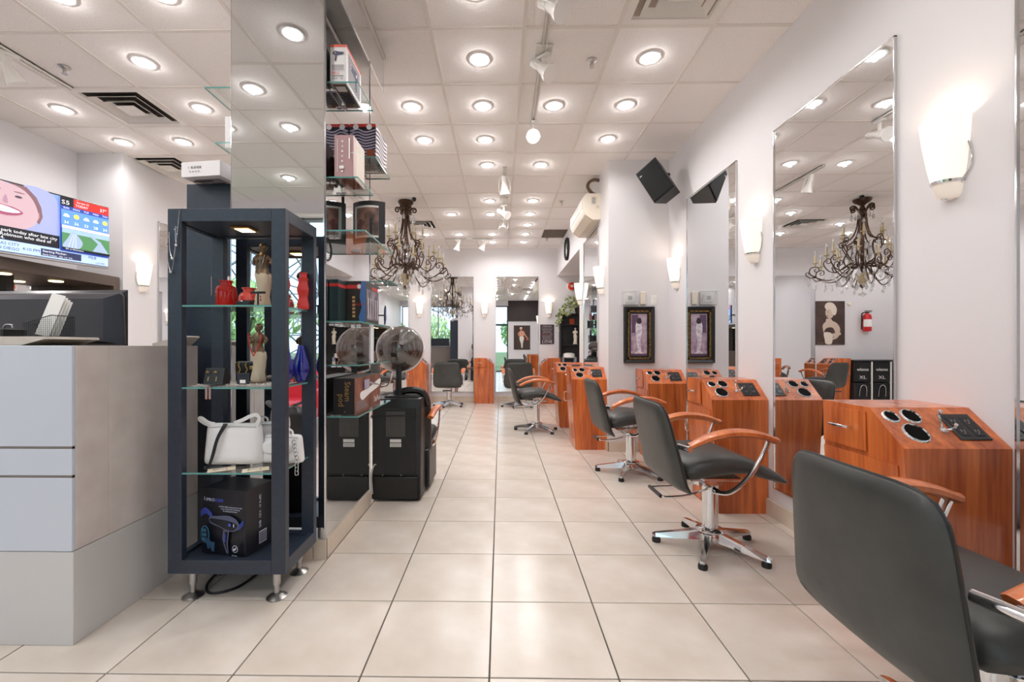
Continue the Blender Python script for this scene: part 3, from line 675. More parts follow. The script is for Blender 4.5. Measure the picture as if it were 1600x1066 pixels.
s.poly('print_figure', blob([(a*.40, c*.12), (a*.34, c*.42), (a*.28, c*.66), (a*.34, c*.80), (a*.5, c*.86), (a*.64, c*.78), (a*.70, c*.6), (a*.60, c*.36), (a*.66, c*.10), (a*.9, c*.03), (a*.14, c*.03)]), mat('print_white', (232, 226, 232), .7, noise=(30, (186, 176, 190), .35, .6)))
s.poly('print_hair', blob([(a*.36, c*.80), (a*.45, c*.90), (a*.62, c*.89), (a*.66, c*.79), (a*.5, c*.76)]), mat('print_dark', (52, 40, 52), .7))
s.rect('print_ground', 0, 0, a, c*.05, MATS['print_purple'])
t = thing('thermostat', 'white thermostat with grey screen inside a clear plastic guard', 'thermostat', (1.432, 4.85, 1.70))
MB().box((-.085, -.004, -.075), (.085, -.001, .075), .001).obj('back_plate', M_WPLAS, t, False)
MB().box((-.05, -.03, -.045), (.05, -.004, .045), .004).obj('body', M_WHITE, t, False)
MB().box((-.022, -.0312, -.02), (.022, -.0302, .022)).obj('screen', mat('lcd', (128, 138, 126), .3), t, False)
b = MB().box((-.085, -.055, -.075), (.085, -.052, .075)).box((-.085, -.052, -.075), (-.082, -.004, .075)).box((.082, -.052, -.075), (.085, -.004, .075)).box((-.085, -.052, .072), (.085, -.004, .075)).box((-.085, -.052, -.075), (.085, -.004, -.072)); b.obj('clear_guard', M_GUARD, t, False)
t = thing('door_chime', 'narrow white wall intercom between the thermostat and the switch', 'intercom', (1.578, 4.85, 1.70))
MB().box((-.03, -.02, -.072), (.03, -.001, .072), .005).obj('body', M_CREAM, t, False); MB().cyl((0, -.020, .055), (0, -.022, .055), .004, None, 8).cyl((0, -.020, -.055), (0, -.022, -.055), .004, None, 8).obj('screw', M_STEEL, t)
t = thing('light_switch', 'white rocker light switch right of the intercom', 'switch', (1.70, 4.85, 1.68))
MB().box((-.035, -.006, -.057), (.035, -.001, .057), .003).obj('plate', M_WHITE, t, False); MB().box((-.016, -.011, -.032), (.016, -.006, .032), .003).obj('rocker', M_WPLAS, t, False)
# wall air conditioner
t = thing('air_conditioner', 'cream wall air conditioner above the narrow mirror on the pier', 'air conditioner', (XN, 5.68, 2.69), R90)
pr = [(0, 0), (-.10, .0), (-.185, .06), (-.215, .13), (-.215, .25), (-.17, .31), (0, .31)]
MB().prism([(p[0], p[1]) for p in pr], 'x', -.45, .45).obj('housing', M_CREAM, t, True, 25)
MB().prism([(-.2155, .135), (-.2155, .25), (-.176, .3125), (-.18, .3125), (-.22, .252), (-.22, .135)], 'x', -.44, .43).obj('front_panel', M_WPLAS, t, True, 25)
MB().prism([(-.105, -.003), (-.183, .053), (-.186, .050), (-.108, -.007)], 'x', -.42, .40).obj('louvre_flap', M_CREAM, t, False)
MB().prism([(-.02, -.001), (-.095, -.001), (-.095, -.004), (-.02, -.004)], 'x', -.42, .40).obj('louvre_flap', M_CREAM, t, False)
s = Sheet(t, (.4503, -.14, .10), FX)
s.rect('side_label', .03, .08, .09, .17, mat('label_grey', (206, 198, 186), .5)); s.rect('side_hatch', .085, .03, .125, .07, mat('cream_dark', (214, 203, 186), .4))
for k in range(4): s.rect('label_mark', .04, .095+.018*k, .075-.006*(k % 2), .101+.018*k, mat('ink_grey', (104, 98, 94), .6))
t = thing('duct_pipe', 'short brown pipe loop between the ceiling and the air conditioner', 'pipe', (1.08, 5.30, 3.06))
MB().tube([(.10, .02, -.055), (.03, 0, -.03), (-.02, 0, .04), (0, 0, .10), (.06, 0, .13), (.12, .0, .12)], .02, 8, 4).obj('pipe', mat('pipe_brown', (104, 82, 66), .6), t)
# wall clock
def clock(label, loc, rz, r):
    t = thing('wall_clock', label, 'clock', loc, rz)
    R = Matrix.Rotation(PI/2, 4, 'X')
    MB().lathe([(r*.86, .012), (r*.88, .04), (r*.97, .045), (r, .035), (r, .0)], n=32, M=R).obj('case', M_BLACK, t)
    MB().lathe([(1e-5, .014), (r*.87, .013)], n=32, M=R).obj('dial', M_WHITE, t)
    b = MB()
    for k in range(12):
        a = 2*PI*k/12; c, s_ = math.sin(a), math.cos(a); b.tube([(c*r*.70, -.0155, s_*r*.70), (c*r*.80, -.0155, s_*r*.80)], .005, 4)
    b.obj('hour_mark', M_BLACK, t, False)
    MB().tube([(0, -.018, 0), (r*.38, -.018, r*.2)], .006, 4).obj('hour_hand', M_BLACK, t, False); MB().tube([(0, -.02, 0), (-r*.1, -.02, r*.68)], .004, 4).obj('minute_hand', M_BLACK, t, False)
clock('round black rimmed wall clock above the alcove', (XN, 7.75, 2.895), R90, .2)
# alcove: shelf with plant and statue, alarm, posters
t = thing('bookcase', 'black bookcase in the alcove at the back, under the trailing plant', 'bookcase', (1.83, 8.98, 0))
MB().box((-.60, .0, 0), (-.57, .20, 1.84)).box((.47, .0, 0), (.50, .20, 1.84)).obj('side_panel', M_BLACK, t, False)
MB().box((-.57, .19, 0), (.47, .20, 1.84)).obj('back_panel', M_BLACK, t, False)
for z in (.05, .70, 1.185, 1.60, 1.82): MB().box((-.57, .0, z), (.47, .19, z+.02)).obj('shelf', M_BLACK, t, False)
# ================================================================== ALCOVE AT THE BACK
def figurine(t, h, m_top, m_bot, m_base, arms=False):
    """draped standing figure: one continuous body of lofted ovals, hair, plinth"""
    R = [(0, .105, .085, 0, 0), (.04, .115, .09, 0, 0), (.16, .10, .085, .01, 0), (.30, .098, .09, .02, .01), (.42, .115, .10, .018, 0), (.50, .118, .098, .008, 0), (.56, .098, .085, -.004, 0), (.63, .088, .072, -.01, 0),
         (.70, .105, .078, -.008, 0), (.76, .118, .075, 0, 0), (.80, .112, .065, .004, 0), (.825, .06, .05, .006, 0), (.85, .036, .036, .006, 0), (.87, .036, .037, .008, -.004), (.885, .046, .05, .01, -.008), (.92, .054, .060, .012, -.01), (.96, .050, .056, .012, -.008), (.985, .032, .036, .012, -.005), (1.0, .001, .001, .012, 0)]
    n = 18
    def loft(rs, name, m, fold):
        b = MB(); vs = []
        for (z, rx, ry, cx, cy) in rs:
            for k in range(n):
                a = 2*PI*k/n; f = 1+fold*(.09*math.sin(5*a+z*14)+.05*math.sin(9*a-z*9))
                vs.append(((cx+rx*f*math.cos(a))*h, (cy+ry*f*math.sin(a))*h, z*h))
        fs = [(j*n+k, j*n+(k+1) % n, (j+1)*n+(k+1) % n, (j+1)*n+k) for j in range(len(rs)-1) for k in range(n)]
        fs.append(tuple(range(n))); fs.append(tuple((len(rs)-1)*n+k for k in range(n)))
        b.add(vs, fs); return b
    b = loft(R[5:], 'torso', m_top, 0)
    for s in (-1, 1):
        b.tube([(s*.095*h, .0, .775*h), (s*.135*h, .005*h, .72*h), (s*.125*h, -.02*h, .665*h)], lambda q: (.034-.008*q)*h, 8, 3)
        b.ball((s*.045*h, -.07*h, .705*h), .034*h, n=10)
    b.ball((.01*h, -.068*h, .915*h), .012*h, (1, 1, 1.6), 8)
    b.obj('torso', m_top, t)
    loft([(z, rx*1.03, ry*1.03, cx, cy) for z, rx, ry, cx, cy in R[:6]]+[(.515, .112, .092, .006, 0), (.52, .05, .05, 0, 0)], 'drapery', m_bot, 1).obj('drapery', m_bot, t)
    b = MB(); b.ball((.012*h, .012*h, .945*h), .062*h, (1, 1.05, .95), 12).ball((.012*h, .07*h, .93*h), .03*h, n=8); b.obj('hair', m_top, t)
    if m_base: MB().box((-.14*h, -.11*h, -.03*h), (.14*h, .11*h, .004*h), .004).obj('plinth', m_base, t, False)
M_PLASTER = mat('ivory_plaster', (226, 214, 196), .55)
t = thing('statue', 'white statue of a draped figure on the black bookcase shelf in the alcove', 'statue', (1.55, 9.05, 1.219))
figurine(t, .33, M_PLASTER, M_PLASTER, M_PLASTER)
t = thing('coffee_maker', 'white and grey coffee maker on the lower bookcase shelf in the alcove', 'appliance', (1.42, 9.06, .721))
MB().lathe([(.10, .20), (.13, .22), (.12, .29), (.06, .31), (1e-5, .31)], n=18).obj('head', M_WPLAS, t)
MB().box((-.155, -.05, 0), (-.10, .06, .22), .008).box((.10, -.05, 0), (.155, .06, .22), .008).obj('water_tank', mat('grey_plastic', (150, 160, 172), .3), t, False)
MB().box((-.10, .0, 0), (.10, .08, .22), .004).box((-.11, -.10, 0), (.11, .06, .02), .004).obj('body', M_BLACK, t, False)
t = thing('paper_sign', 'small orange paper sign hanging in the top of the bookcase', 'sign', (1.50, 9.165, 1.685))
MB().box((-.05, -.003, -.06), (.05, 0, .06)).obj('sheet', mat('orange_paper', (226, 92, 44), .7), t, False)
t = thing('paper_sign', 'small white price tag stuck inside the bookcase beside the statue', 'sign', (1.245, 9.165, 1.49))
MB().box((-.04, -.003, -.022), (.04, 0, .022)).obj('sheet', M_PAPER, t, False)
t = thing('potted_ivy', 'trailing variegated ivy in a dark pot on top of the bookcase', 'plant', (1.62, 9.06, 1.845))
MB().lathe([(.06, 0), (.085, .12), (.09, .125), (.08, .125), (.075, .10), (1e-5, .10)], n=16).obj('pot', mat('dark_pot', (44, 34, 32), .5), t)
IVY = [mat('ivy_pale', (196, 200, 148), .5), mat('ivy_green', (120, 140, 84), .5), mat('ivy_mid', (160, 172, 112), .5)]
lv = MB().add([(0, 0, 0), (.018, .022, .004), (.034, .016, 0), (.055, 0, .002), (.034, -.016, 0), (.018, -.022, .004)], [(0, 1, 2, 3), (0, 3, 4, 5)]); lo = [lv.obj('leaf', IVY[0], t, False)]
for k in (1, 2):
    me = lo[0].data.copy(); me.materials.clear(); me.materials.append(IVY[k]); lo.append(me)
lm = [lo[0].data, lo[1], lo[2]]; bpy.data.objects.remove(lo[0])
vines = [[(0, 0, .11), (-.1, -.05, .24), (-.22, -.07, .2), (-.34, -.08, .10), (-.42, -.1, -.04), (-.44, -.11, -.16), (-.43, -.11, -.26)], [(0, 0, .11), (-.06, -.02, .3), (-.16, -.04, .33), (-.3, -.06, .3)], [(0, 0, .11), (.05, -.04, .26), (.14, -.05, .3), (.22, -.06, .2), (.25, -.07, .08)],
         [(0, 0, .11), (-.02, -.06, .22), (-.12, -.08, .14), (-.2, -.09, .04), (-.24, -.11, -.05)], [(0, 0, .11), (.04, .0, .33), (.02, -.03, .36)], [(0, 0, .11), (.1, -.06, .16), (.18, -.08, .02)], [(0, 0, .11), (-.12, -.06, .2), (-.28, -.08, .13), (-.36, -.1, .02), (-.38, -.11, -.1)]]
for v in vines:
    pts = cat_rom(v, 5); MB().tube(pts, .004, 5).obj('stem', IVY[1], t)
    for p in pts[3:]:
        for q in range(3):
            o = put('leaf', random.choice(lm), t); o.location = p+Vector((random.uniform(-.035, .035), random.uniform(-.04, .01), random.uniform(-.035, .035)))
            o.rotation_euler = (random.uniform(.4, 1.6), random.uniform(-.6, .6), random.uniform(0, 6.3)); s = random.uniform(.8, 1.3); o.scale = (s, s, s)
t = thing('fire_alarm', 'round red fire alarm bell on the back wall above the plant', 'alarm', (1.50, YB, 2.43))
R = Matrix.Rotation(PI/2, 4, 'X')
MB().lathe([(.10, .0), (.10, .012), (.088, .02), (1e-5, .022)], n=24, M=R).obj('base', M_CREAM, t); MB().lathe([(.082, .02), (.08, .045), (.05, .06), (1e-5, .062)], n=24, M=R).obj('bell', mat('alarm_red', (206, 48, 40), .35), t)
MB().lathe([(.03, .058), (.028, .066), (1e-5, .067)], n=16, M=R).obj('centre_badge', M_CREAM, t)
t = thing('word_poster', 'dark brown poster full of white words ending in LOVE on the back wall', 'poster', (.985, YB, 1.42))
MB().box((-.145, -.014, -.205), (.145, -.001, .205), .002).obj('board', mat('poster_plum', (62, 46, 54), .6), t, False)
s = Sheet(t, (-.145, -.0142, -.205), FY); PT = mat('poster_ink', (216, 206, 210), .7)
for k, (w, sz) in enumerate([('HOUSE RULES', .030), ('SAY PLEASE & THANK YOU', .018), ('ALWAYS BE HONEST', .022), ('FORGIVE QUICKLY', .022), ('HELP EACH OTHER', .022)]):
    s.text(w, .145, .365-.034*k, sz, PT, 'CENTER')
s.text('LAUGH OFTEN', .012, .195, .024, mat('poster_rust', (186, 84, 58), .7)); s.text('SMILE', .205, .195, .022, PT)
for k, w in enumerate(['KEEP YOUR PROMISES', 'DREAM BIG EVERY DAY', 'BE KIND & BE HAPPY', 'HUG OFTEN & ALWAYS']): s.text(w, .145, .165-.028*k, .019, PT, 'CENTER')
s.text('LOVE', .145, .018, .078, PT, 'CENTER', 1.15)
# ================================================================== CHANDELIER
t = thing('chandelier', 'ornate bronze chandelier with candle lights and hanging crystals', 'chandelier', (-1.345, 6.17, 0))
MB().lathe([(1e-5, CE-.004), (.105, CE-.004), (.11, CE-.02), (.09, CE-.05), (.05, CE-.07), (.03, CE-.09)], n=20).obj('canopy', M_BRONZE, t)
MB().lathe([(.02, CE-.08), (.05, 3.04), (.03, 2.98), (.045, 2.93), (.02, 2.86), (.018, 2.66), (.034, 2.62), (.018, 2.57), (.034, 2.53), (.018, 2.48), (.034, 2.44), (.022, 2.38), (.03, 2.3), (.022, 2.2)], n=10).obj('stem', M_BRONZE, t)
def pol(a, pts): return [(r*math.cos(a), r*math.sin(a), z) for r, z in pts]
def spiral(cr, cz, r0, a0, turns, n=12):
    return [(cr+r0*(1-.8*k/n)*math.cos(a0+turns*2*PI*k/n), cz+r0*(1-.8*k/n)*math.sin(a0+turns*2*PI*k/n)) for k in range(n+1)]
crown = MB().tube(pol(0, [(.03, 3.0), (.05, 3.08), (.09, 3.13)]+spiral(.115, 3.10, .04, PI*.7, -1.3)), lambda q: .013-.005*q, 6).obj('crown_scroll', M_BRONZE, t)
def around(o, n, off=0, names=None):
    out = [o]; o.rotation_euler.z = off
    for k in range(1, n):
        c = o.copy(); COL.objects.link(c); c.rotation_euler.z = off+2*PI*k/n; out.append(c)
        for g in list(o.children):
            gg = g.copy(); COL.objects.link(gg); gg.parent = c
    return out
around(crown, 6, .2)
rib = MB().tube(pol(0, [(.045, 3.03), (.05, 2.92), (.075, 2.78), (.13, 2.68), (.21, 2.645)]+spiral(.225, 2.60, .045, PI*.55, -1.2)), lambda q: .0105-.0035*q, 6, 2)
rib.tube(pol(0, [(.19, 2.62), (.165, 2.56), (.175, 2.48), (.205, 2.40), (.19, 2.32), (.13, 2.275), (.06, 2.29)]), lambda q: .012-.003*q, 6, 3)
rib = rib.obj('body_rib', M_BRONZE, t); around(rib, 6, .5)
def candle(par, r, z, a=0, h=.10):
    c = (r*math.cos(a), r*math.sin(a), z)
    d = MB().lathe([(.006, -.03), (.012, -.012), (.036, .0), (.038, .006), (.02, .01)], c=c, n=12).obj('candle_cup', M_CANDLE, par)
    return d
def candle_set(arm_pts, rad, cr, cz, n, off, sw=0):
    b = MB().tube(pol(0, arm_pts), rad, 6, 3)
    o = b.obj('arm', M_BRONZE, t)
    d = MB().lathe([(.005, -.05), (.014, -.03), (.012, -.012), (.038, .0), (.038, .007), (.013, .010), (.0125, .105), (.008, .11), (1e-5, .11)], c=(cr, 0, cz), n=10).obj('candle', M_CANDLE, o)
    e = MB().lathe([(.006, .11), (.016, .135), (.014, .155), (.002, .185), (1e-5, .19)], c=(cr, 0, cz), n=8).obj('candle_bulb', M_CRYSTAL, o)
    return around(o, n, off)
candle_set([(.05, 2.33), (.14, 2.38), (.22, 2.52), (.25, 2.60), (.225, 2.70)]+spiral(.20, 2.665, .035, PI*.2, 1.0, 8), lambda q: .008-.003*q, .24, 2.73, 6, .1)
candle_set([(.05, 2.31), (.16, 2.33), (.28, 2.24), (.38, 2.27), (.44, 2.38), (.40, 2.44)]+spiral(.385, 2.405, .045, PI*.4, 1.1, 10), lambda q: .0088-.0032*q, .405, 2.50, 8, .0)
arms = candle_set([(.05, 2.29), (.16, 2.27), (.30, 2.14), (.42, 2.115), (.55, 2.17), (.615, 2.23), (.60, 2.30), (.55, 2.315)]+spiral(.535, 2.27, .045, PI*.45, 1.1, 10), lambda q: .0088-.0032*q, .545, 2.37, 8, PI/8)
tip = MB().tube(pol(0, [(.55, 2.165), (.61, 2.16), (.645, 2.19)]+spiral(.635, 2.22, .03, -PI*.3, 1.0, 8)), lambda q: .008-.003*q, 5).obj('arm_curl', M_BRONZE, t); around(tip, 8, PI/8)
lp = MB().tube(pol(0, [(.09, 2.3), (.12, 2.2), (.19, 2.06), (.24, 2.02), (.30, 2.06), (.34, 2.14)]), lambda q: .008, 5, 3).obj('lower_loop', M_BRONZE, t); around(lp, 4, .3)
MB().lathe([(.02, 2.2), (.085, 2.19), (.08, 2.17), (.06, 2.10), (.035, 2.04), (.03, 2.03)], n=14).obj('tail_cup', M_CANDLE, t)
MB().lathe([(.03, 2.03), (.034, 2.01), (.012, 1.985), (1e-5, 1.97)], n=12).obj('finial', M_BRONZE, t)
cr_me = MB().lathe([(1e-5, -.085), (.017, -.062), (.019, -.045), (.010, -.018), (.003, 0), (1e-5, .002)], n=6).ball((0, 0, .012), .008, n=6).obj('crystal', M_CRYSTAL, None, False); crm = cr_me.data; bpy.data.objects.remove(cr_me)
drops = []
for k in range(8):
    a = PI/8+k*PI/4; drops += [(.62, 2.13, a), (.42, 2.06, a+.12), (.30, 2.10, a-.1), (.44, 2.20, a+PI/8), (.33, 2.22, a+PI/8), (.20, 2.24, a+.2), (.13, 2.17, a)]
for k in range(6):
    a = .5+k*PI/3; drops += [(.12, 3.03, a), (.26, 2.52, a), (.10, 2.5, a+.5), (.13, 2.40, a+.3), (.08, 2.62, a+.2)]
for k in range(4): drops += [(.24, 1.99, .3+k*PI/2)]
drops += [(0, 1.95, 0), (.06, 2.06, 1), (.06, 2.06, 3.1), (.06, 2.06, 5.2)]
for r, z, a in drops:
    o = put('crystal', crm, t); o.location = (r*math.cos(a), r*math.sin(a), z); o.rotation_euler.z = a; s = random.uniform(.9, 1.35); o.scale = (s, s, s)
MB().lathe([(1e-5, 1.86), (.04, 1.88), (.052, 1.90), (.04, 1.915), (1e-5, 1.92)], n=10).obj('crystal', M_CRYSTAL, t)
# ================================================================== HOOD DRYER CHAIR
t = thing('hood_dryer', 'black hood dryer chair with a smoky transparent dome beside the column', 'hair dryer', (-.785, 3.27, 0))
MB().box((-.185, .0, .012), (.185, .20, .775), .012, seg=2).obj('dryer_body', M_LEATHER2, t)
MB().box((-.175, -.010, .205), (.150, .0, .70), .003).obj('rear_panel', M_BLACK, t, False)
MB().box((-.183, -.012, .015), (.170, .0, .19), .01).obj('kick_panel', M_LEATHER2, t)
b = MB()
for i in range(14):
    for j in range(18):
        b.box((-.075+i*.0105, -.0125, .49+j*.0105), (-.068+i*.0105, -.010, .497+j*.0105))
g = b.obj('vent_grille', mat('grille_grey', (112, 108, 104), .5), t, False)
MB().tube([(-.185, -.02, .645), (.02, -.022, .648), (.165, -.018, .648)], .006, 6).obj('cable_bar', M_BLACK, t)
s = Sheet(t, (-.045, -.0105, .412), FY); s.rect('rating_label', 0, 0, .085, .028, M_PAPER); s.rect('rating_label', 0, .034, .085, .058, M_PAPER)
for k in range(3): s.rect('label_line', .006, .006+.007*k, .078, .008+.007*k, mat('ink_grey', (104, 98, 94), .6))
for x in (-.10, .04): MB().ball((x, -.012, .20), .005, n=8).obj('screw', M_STEEL, t)
MB().tube([(-.175, -.015, .06), (-.18, -.03, .2), (-.165, -.02, .27), (-.15, -.005, .28)], .007, 6, 4).obj('cable', M_STEEL, t)
MB().box((-.10, .03, .77), (.16, .19, .79), .006).obj('top_cap', M_BLACK, t, False)
MB().cyl((-.005, .10, .78), (-.005, .10, 1.01), .024, .022, 14).cyl((-.005, .10, .78), (-.005, .10, .83), .03, .028, 14).obj('hood_post', M_BLACK, t)
hx, hy, hz = -.02, .22, 1.145
MB().ball((hx, hy, hz), .190, (1.0, 1.02, .98), 40).obj('dome', M_HOOD, t)
MB().lathe([(.186, -.008), (.194, -.006), (.194, .006), (.186, .008)], c=(0, 0, 0), n=40, M=Matrix.Translation((hx, hy, hz)) @ Matrix.Rotation(1.25, 4, 'X')).obj('dome_rim', M_STEEL, t)
MB().ball((hx, hy-.03, hz-.08), .07, (1, 1, .6), 16).obj('fan_housing', M_BLACK, t)
def bk(u, v, w): return (u-.0, .20+.09+w-.05*(v/.52), .50+v)
MB().cushion(.44, .60, .13, bk, .3, 7, 12, 14).obj('backrest', M_LEATHER2, t)
MB().tube([(-.05, .14, .80), (.08, .15, .825), (.17, .17, .80), (.20, .22, .70)], .028, 8, 5).obj('neck_roll', M_LEATHER2, t)
MB().cushion(.44, .46, .14, lambda u, v, w: (u, .53+v, .40+w), .35, 7).obj('seat', M_LEATHER2, t)
MB().box((-.215, .22, .03), (.215, .60, .34), .012).obj('seat_base', M_LEATHER2, t)
for sx in (-1, 1):
    b = MB().tube([(sx*.225, .20, .60), (sx*.25, .30, .655), (sx*.255, .45, .655), (sx*.25, .58, .615)], lambda q: .024, 8, 5, up=(0, 0, 1), flat=(.75, 1.2)); b.obj('armrest', M_ARM, t)
    MB().tube([(sx*.25, .57, .61), (sx*.245, .52, .48), (sx*.235, .40, .37), (sx*.22, .3, .36)], .014, 8, 5, up=(1, 0, 0), flat=(.6, 1.2)).obj('arm_support', M_CHROME, t)
# ================================================================== GLASS SHELVES ON THE COLUMN
def gshelf(label, x0, x1, y0, y1, z, side=None):
    t = thing('glass_shelf', label, 'shelf', (x0, y0, z), 0, 'glass shelves on the column')
    w, d = x1-x0, y1-y0
    MB().box((0, 0, -.008), (w, d, 0)).obj('glass_pane', M_GLASS, t, False)
    e = .0015
    MB().box((0, -e, -.008), (w, 0, 0)).obj('polished_edge', M_EDGE, t, False); MB().box((0, d, -.008), (w, d+e, 0)).obj('polished_edge', M_EDGE, t, False)
    MB().box((w, 0, -.008), (w+e, d, 0)).obj('polished_edge', M_EDGE, t, False) if side is None else MB().box((-e, 0, -.008), (0, d, 0)).obj('polished_edge', M_EDGE, t, False)
    for q in (.2, .8):
        MB().box((0 if side is None else w-.03, d*q-.012, -.022), (.03 if side is None else w, d*q+.012, -.0085), .002).obj('shelf_clip', M_CHROME, t, False)
XS = -.962
gshelf('top glass shelf on the column side, holding a white dryer box', XS, -.79, 2.40, 2.69, 2.637)
gshelf('glass shelf on the column side holding the striped box', XS, -.79, 2.74, 3.10, 2.37)
gshelf('glass shelf on the column side holding the rose pink box', XS, -.79, 2.40, 2.69, 2.11)
gshelf('long glass shelf on the column side holding a curved photo', XS, -.75, 2.40, 3.02, 1.815)
gshelf('glass shelf on the column side holding the black and red box', XS, -.79, 2.40, 3.02, 1.31)
gshelf('empty glass shelf on the column side in front of the dome', XS, -.79, 2.42, 3.10, 1.066)
gshelf('lowest glass shelf on the column side holding the flat-iron box', XS, -.79, 2.40, 3.12, .781)
gshelf('single glass shelf far back on the column, under the photo', XS, -.75, 3.0, 3.19, 1.62)
gshelf('upper glass shelf on the left side of the column', -1.66, -1.486, 2.42, 2.75, 2.625, 1)
gshelf('lower glass shelf on the left side of the column', -1.60, -1.486, 2.42, 2.75, 2.315, 1)
t = thing('mirror_valance', 'mirror strip with a metal channel hanging from the ceiling beside the column', 'mirror', (-.86, 2.0, 0))
MB().box((.02, -.3, 2.985), (.028, 1.09, CE-.012)).obj('mirror_strip', M_MIRROR, t, False); MB().box((.010, -.3, CE-.014), (.042, 1.10, CE), .001).obj('channel', M_STEEL, t, False)
MB().box((.02, 1.09, 2.985), (.028, 1.093, CE-.012)).obj('polished_edge', M_EDGE, t, False)
# ---- cartons on those shelves
INK, WINK = mat('ink_black', (34, 32, 34), .6), mat('ink_white', (238, 236, 236), .6)
def carton(name, label, w, d, h, loc, rz, m, group='product cartons'):
    t = thing(name, label, 'box', loc, rz, group)
    MB().box((-w/2, -d/2, 0), (w/2, d/2, h), .0012).obj('carton', m, t, False)
    return t, Sheet(t, (-w/2, -d/2-.0002, 0), FY), Sheet(t, (w/2+.0002, -d/2, 0), FX)
def dryer_shape(s, ox, oy, k, m, m2, flip=1):
    P = lambda pts: [(ox+flip*x*k, oy+y*k) for x, y in pts]
    s.poly('dryer_picture', P(blob([(-.5, .12), (-.48, -.08), (-.1, -.14), (.25, -.18), (.46, -.06), (.46, .12), (.25, .24), (-.05, .17)])), m)
    s.poly('dryer_picture', P([(.08, -.10), (.27, -.12), (.33, -.62), (.25, -.72), (.16, -.66)]), m)
    s.poly('dryer_picture', P(ell(.26, .04, .07, .07, 14)), m2)
    s.poly('dryer_picture', P([(-.52, .13), (-.46, .13), (-.44, -.09), (-.5, -.09)]), m2)
M_BOXW = mat('carton_white', (232, 228, 230), .5); M_NAVY = mat('print_navy', (60, 62, 92), .5); M_REDP = mat('print_red', (196, 52, 48), .5); M_GREYP = mat('print_grey', (150, 144, 148), .6)
t, s, s2 = carton('dryer_carton', 'white carton with red top edge and hair dryer picture on the top shelf', .09, .26, .215, (-.905, 2.545, 2.638), 0, M_BOXW)
s.rect('print_band', 0, .20, .09, .215, mat('print_coral', (224, 108, 92), .6)); dryer_shape(s, .045, .165, .062, M_NAVY, M_GREYP, -1)
for k in range(4): s.rect('print_line', .012, .096-.008*k, .078, .100-.008*k, M_GREYP)
s.text('PRO', .012, .045, .022, M_REDP); s.text('CE', .06, .018, .012, INK); s.text('2000W', .012, .018, .011, INK); s.rect('print_line', .012, .034, .078, .0375, INK)
s2.rect('print_band', .0, .20, .26, .215, MATS['print_coral']); s2.rect('print_panel', .03, .02, .23, .19, M_GREYP); dryer_shape(s2, .13, .13, .13, M_NAVY, M_BOXW)
b = Sheet(t, (-.045, .13, -.0002), (PI, 0, 0)); b.rect('print_base', .008, .01, .082, .25, mat('print_brown', (96, 72, 52), .6)); b.rect('print_base', .02, .05, .07, .16, INK); b.rect('print_base', .018, .18, .072, .23, M_BOXW)
t, s, s2 = carton('striped_carton', 'tall black and white patterned carton with red stamp on the middle shelf', .165, .26, .215, (-.878, 2.895, 2.371), 0, mat('carton_dark', (44, 38, 46), .5))
for k in range(9): s.poly('print_swirl', blob([(.0+.01*(k % 3), .012+.019*k), (.05, .026+.019*k), (.10, .014+.018*k), (.165, .03+.018*k), (.165, .036+.018*k), (.10, .024+.018*k), (.05, .035+.019*k), (0, .02+.019*k)]), mat('print_mauve', (176, 166, 192), .6))
s.rect('print_band', 0, .195, .165, .215, M_REDP); s.oval('print_badge', .125, .195, .018, .018, WINK); s.oval('print_badge', .04, .195, .018, .018, WINK); s.rect('print_block', .11, .006, .16, .05, mat('print_rust', (140, 66, 44), .6))
for k in range(7): s2.poly('print_swirl', blob([(0, .02+.027*k), (.08, .035+.026*k), (.17, .018+.026*k), (.26, .04+.025*k), (.26, .052+.025*k), (.17, .032+.026*k), (.08, .05+.026*k), (0, .032+.027*k)]), mat('print_mauve2', (206, 198, 206), .6))
b = Sheet(t, (-.0825, .13, -.0002), (PI, 0, 0)); b.rect('print_base', .012, .02, .14, .17, mat('print_taupe', (116, 104, 98), .6)); b.rect('print_base', .03, .03, .12, .05, M_BOXW); b.rect('print_base', .04, .07, .11, .15, mat('print_taupe2', (84, 74, 70), .6))
t, s, s2 = carton('rose_carton', 'rose pink carton with small white symbols on the lower of the upper shelves', .105, .20, .235, (-.872, 2.51, 2.111), 0, mat('carton_rose', (178, 140, 142), .5))
s.text('MINERAL', .092, .13, .014, WINK, sx=1); s.children = None
for k in range(7): s.poly('print_symbol', ell(.045, .20-.028*k, .006, .005, 4 if k % 2 else 10), WINK)
s.rect('print_line', .018, .03, .020, .21, WINK); s.rect('print_line', .082, .10, .09, .215, WINK); s.rect('print_block', .03, .045, .055, .062, WINK)
s2.rect('print_side', 0, 0, .2, .235, mat('carton_cream', (216, 206, 192), .6)); s2.rect('print_band', 0, 0, .05, .235, mat('carton_rose2', (196, 168, 166), .5))
b = Sheet(t, (-.0525, .10, -.0002), (PI, 0, 0)); b.poly('print_base', blob([(.02, .02), (.09, .03), (.1, .12), (.07, .18), (.03, .16)]), mat('print_auburn', (150, 74, 50), .6))
t = thing('hair_swatch', 'dark bag of auburn hair behind the rose pink carton', 'hair sample', (-.945, 2.56, 2.112))
MB().cushion(.11, .17, .03, lambda u, v, w: (w, u, .086+v), .4, 4, 8, 8).obj('bag', mat('auburn_hair', (92, 48, 26), .5, noise=(30, (20, 14, 12), .35, .65)), t)
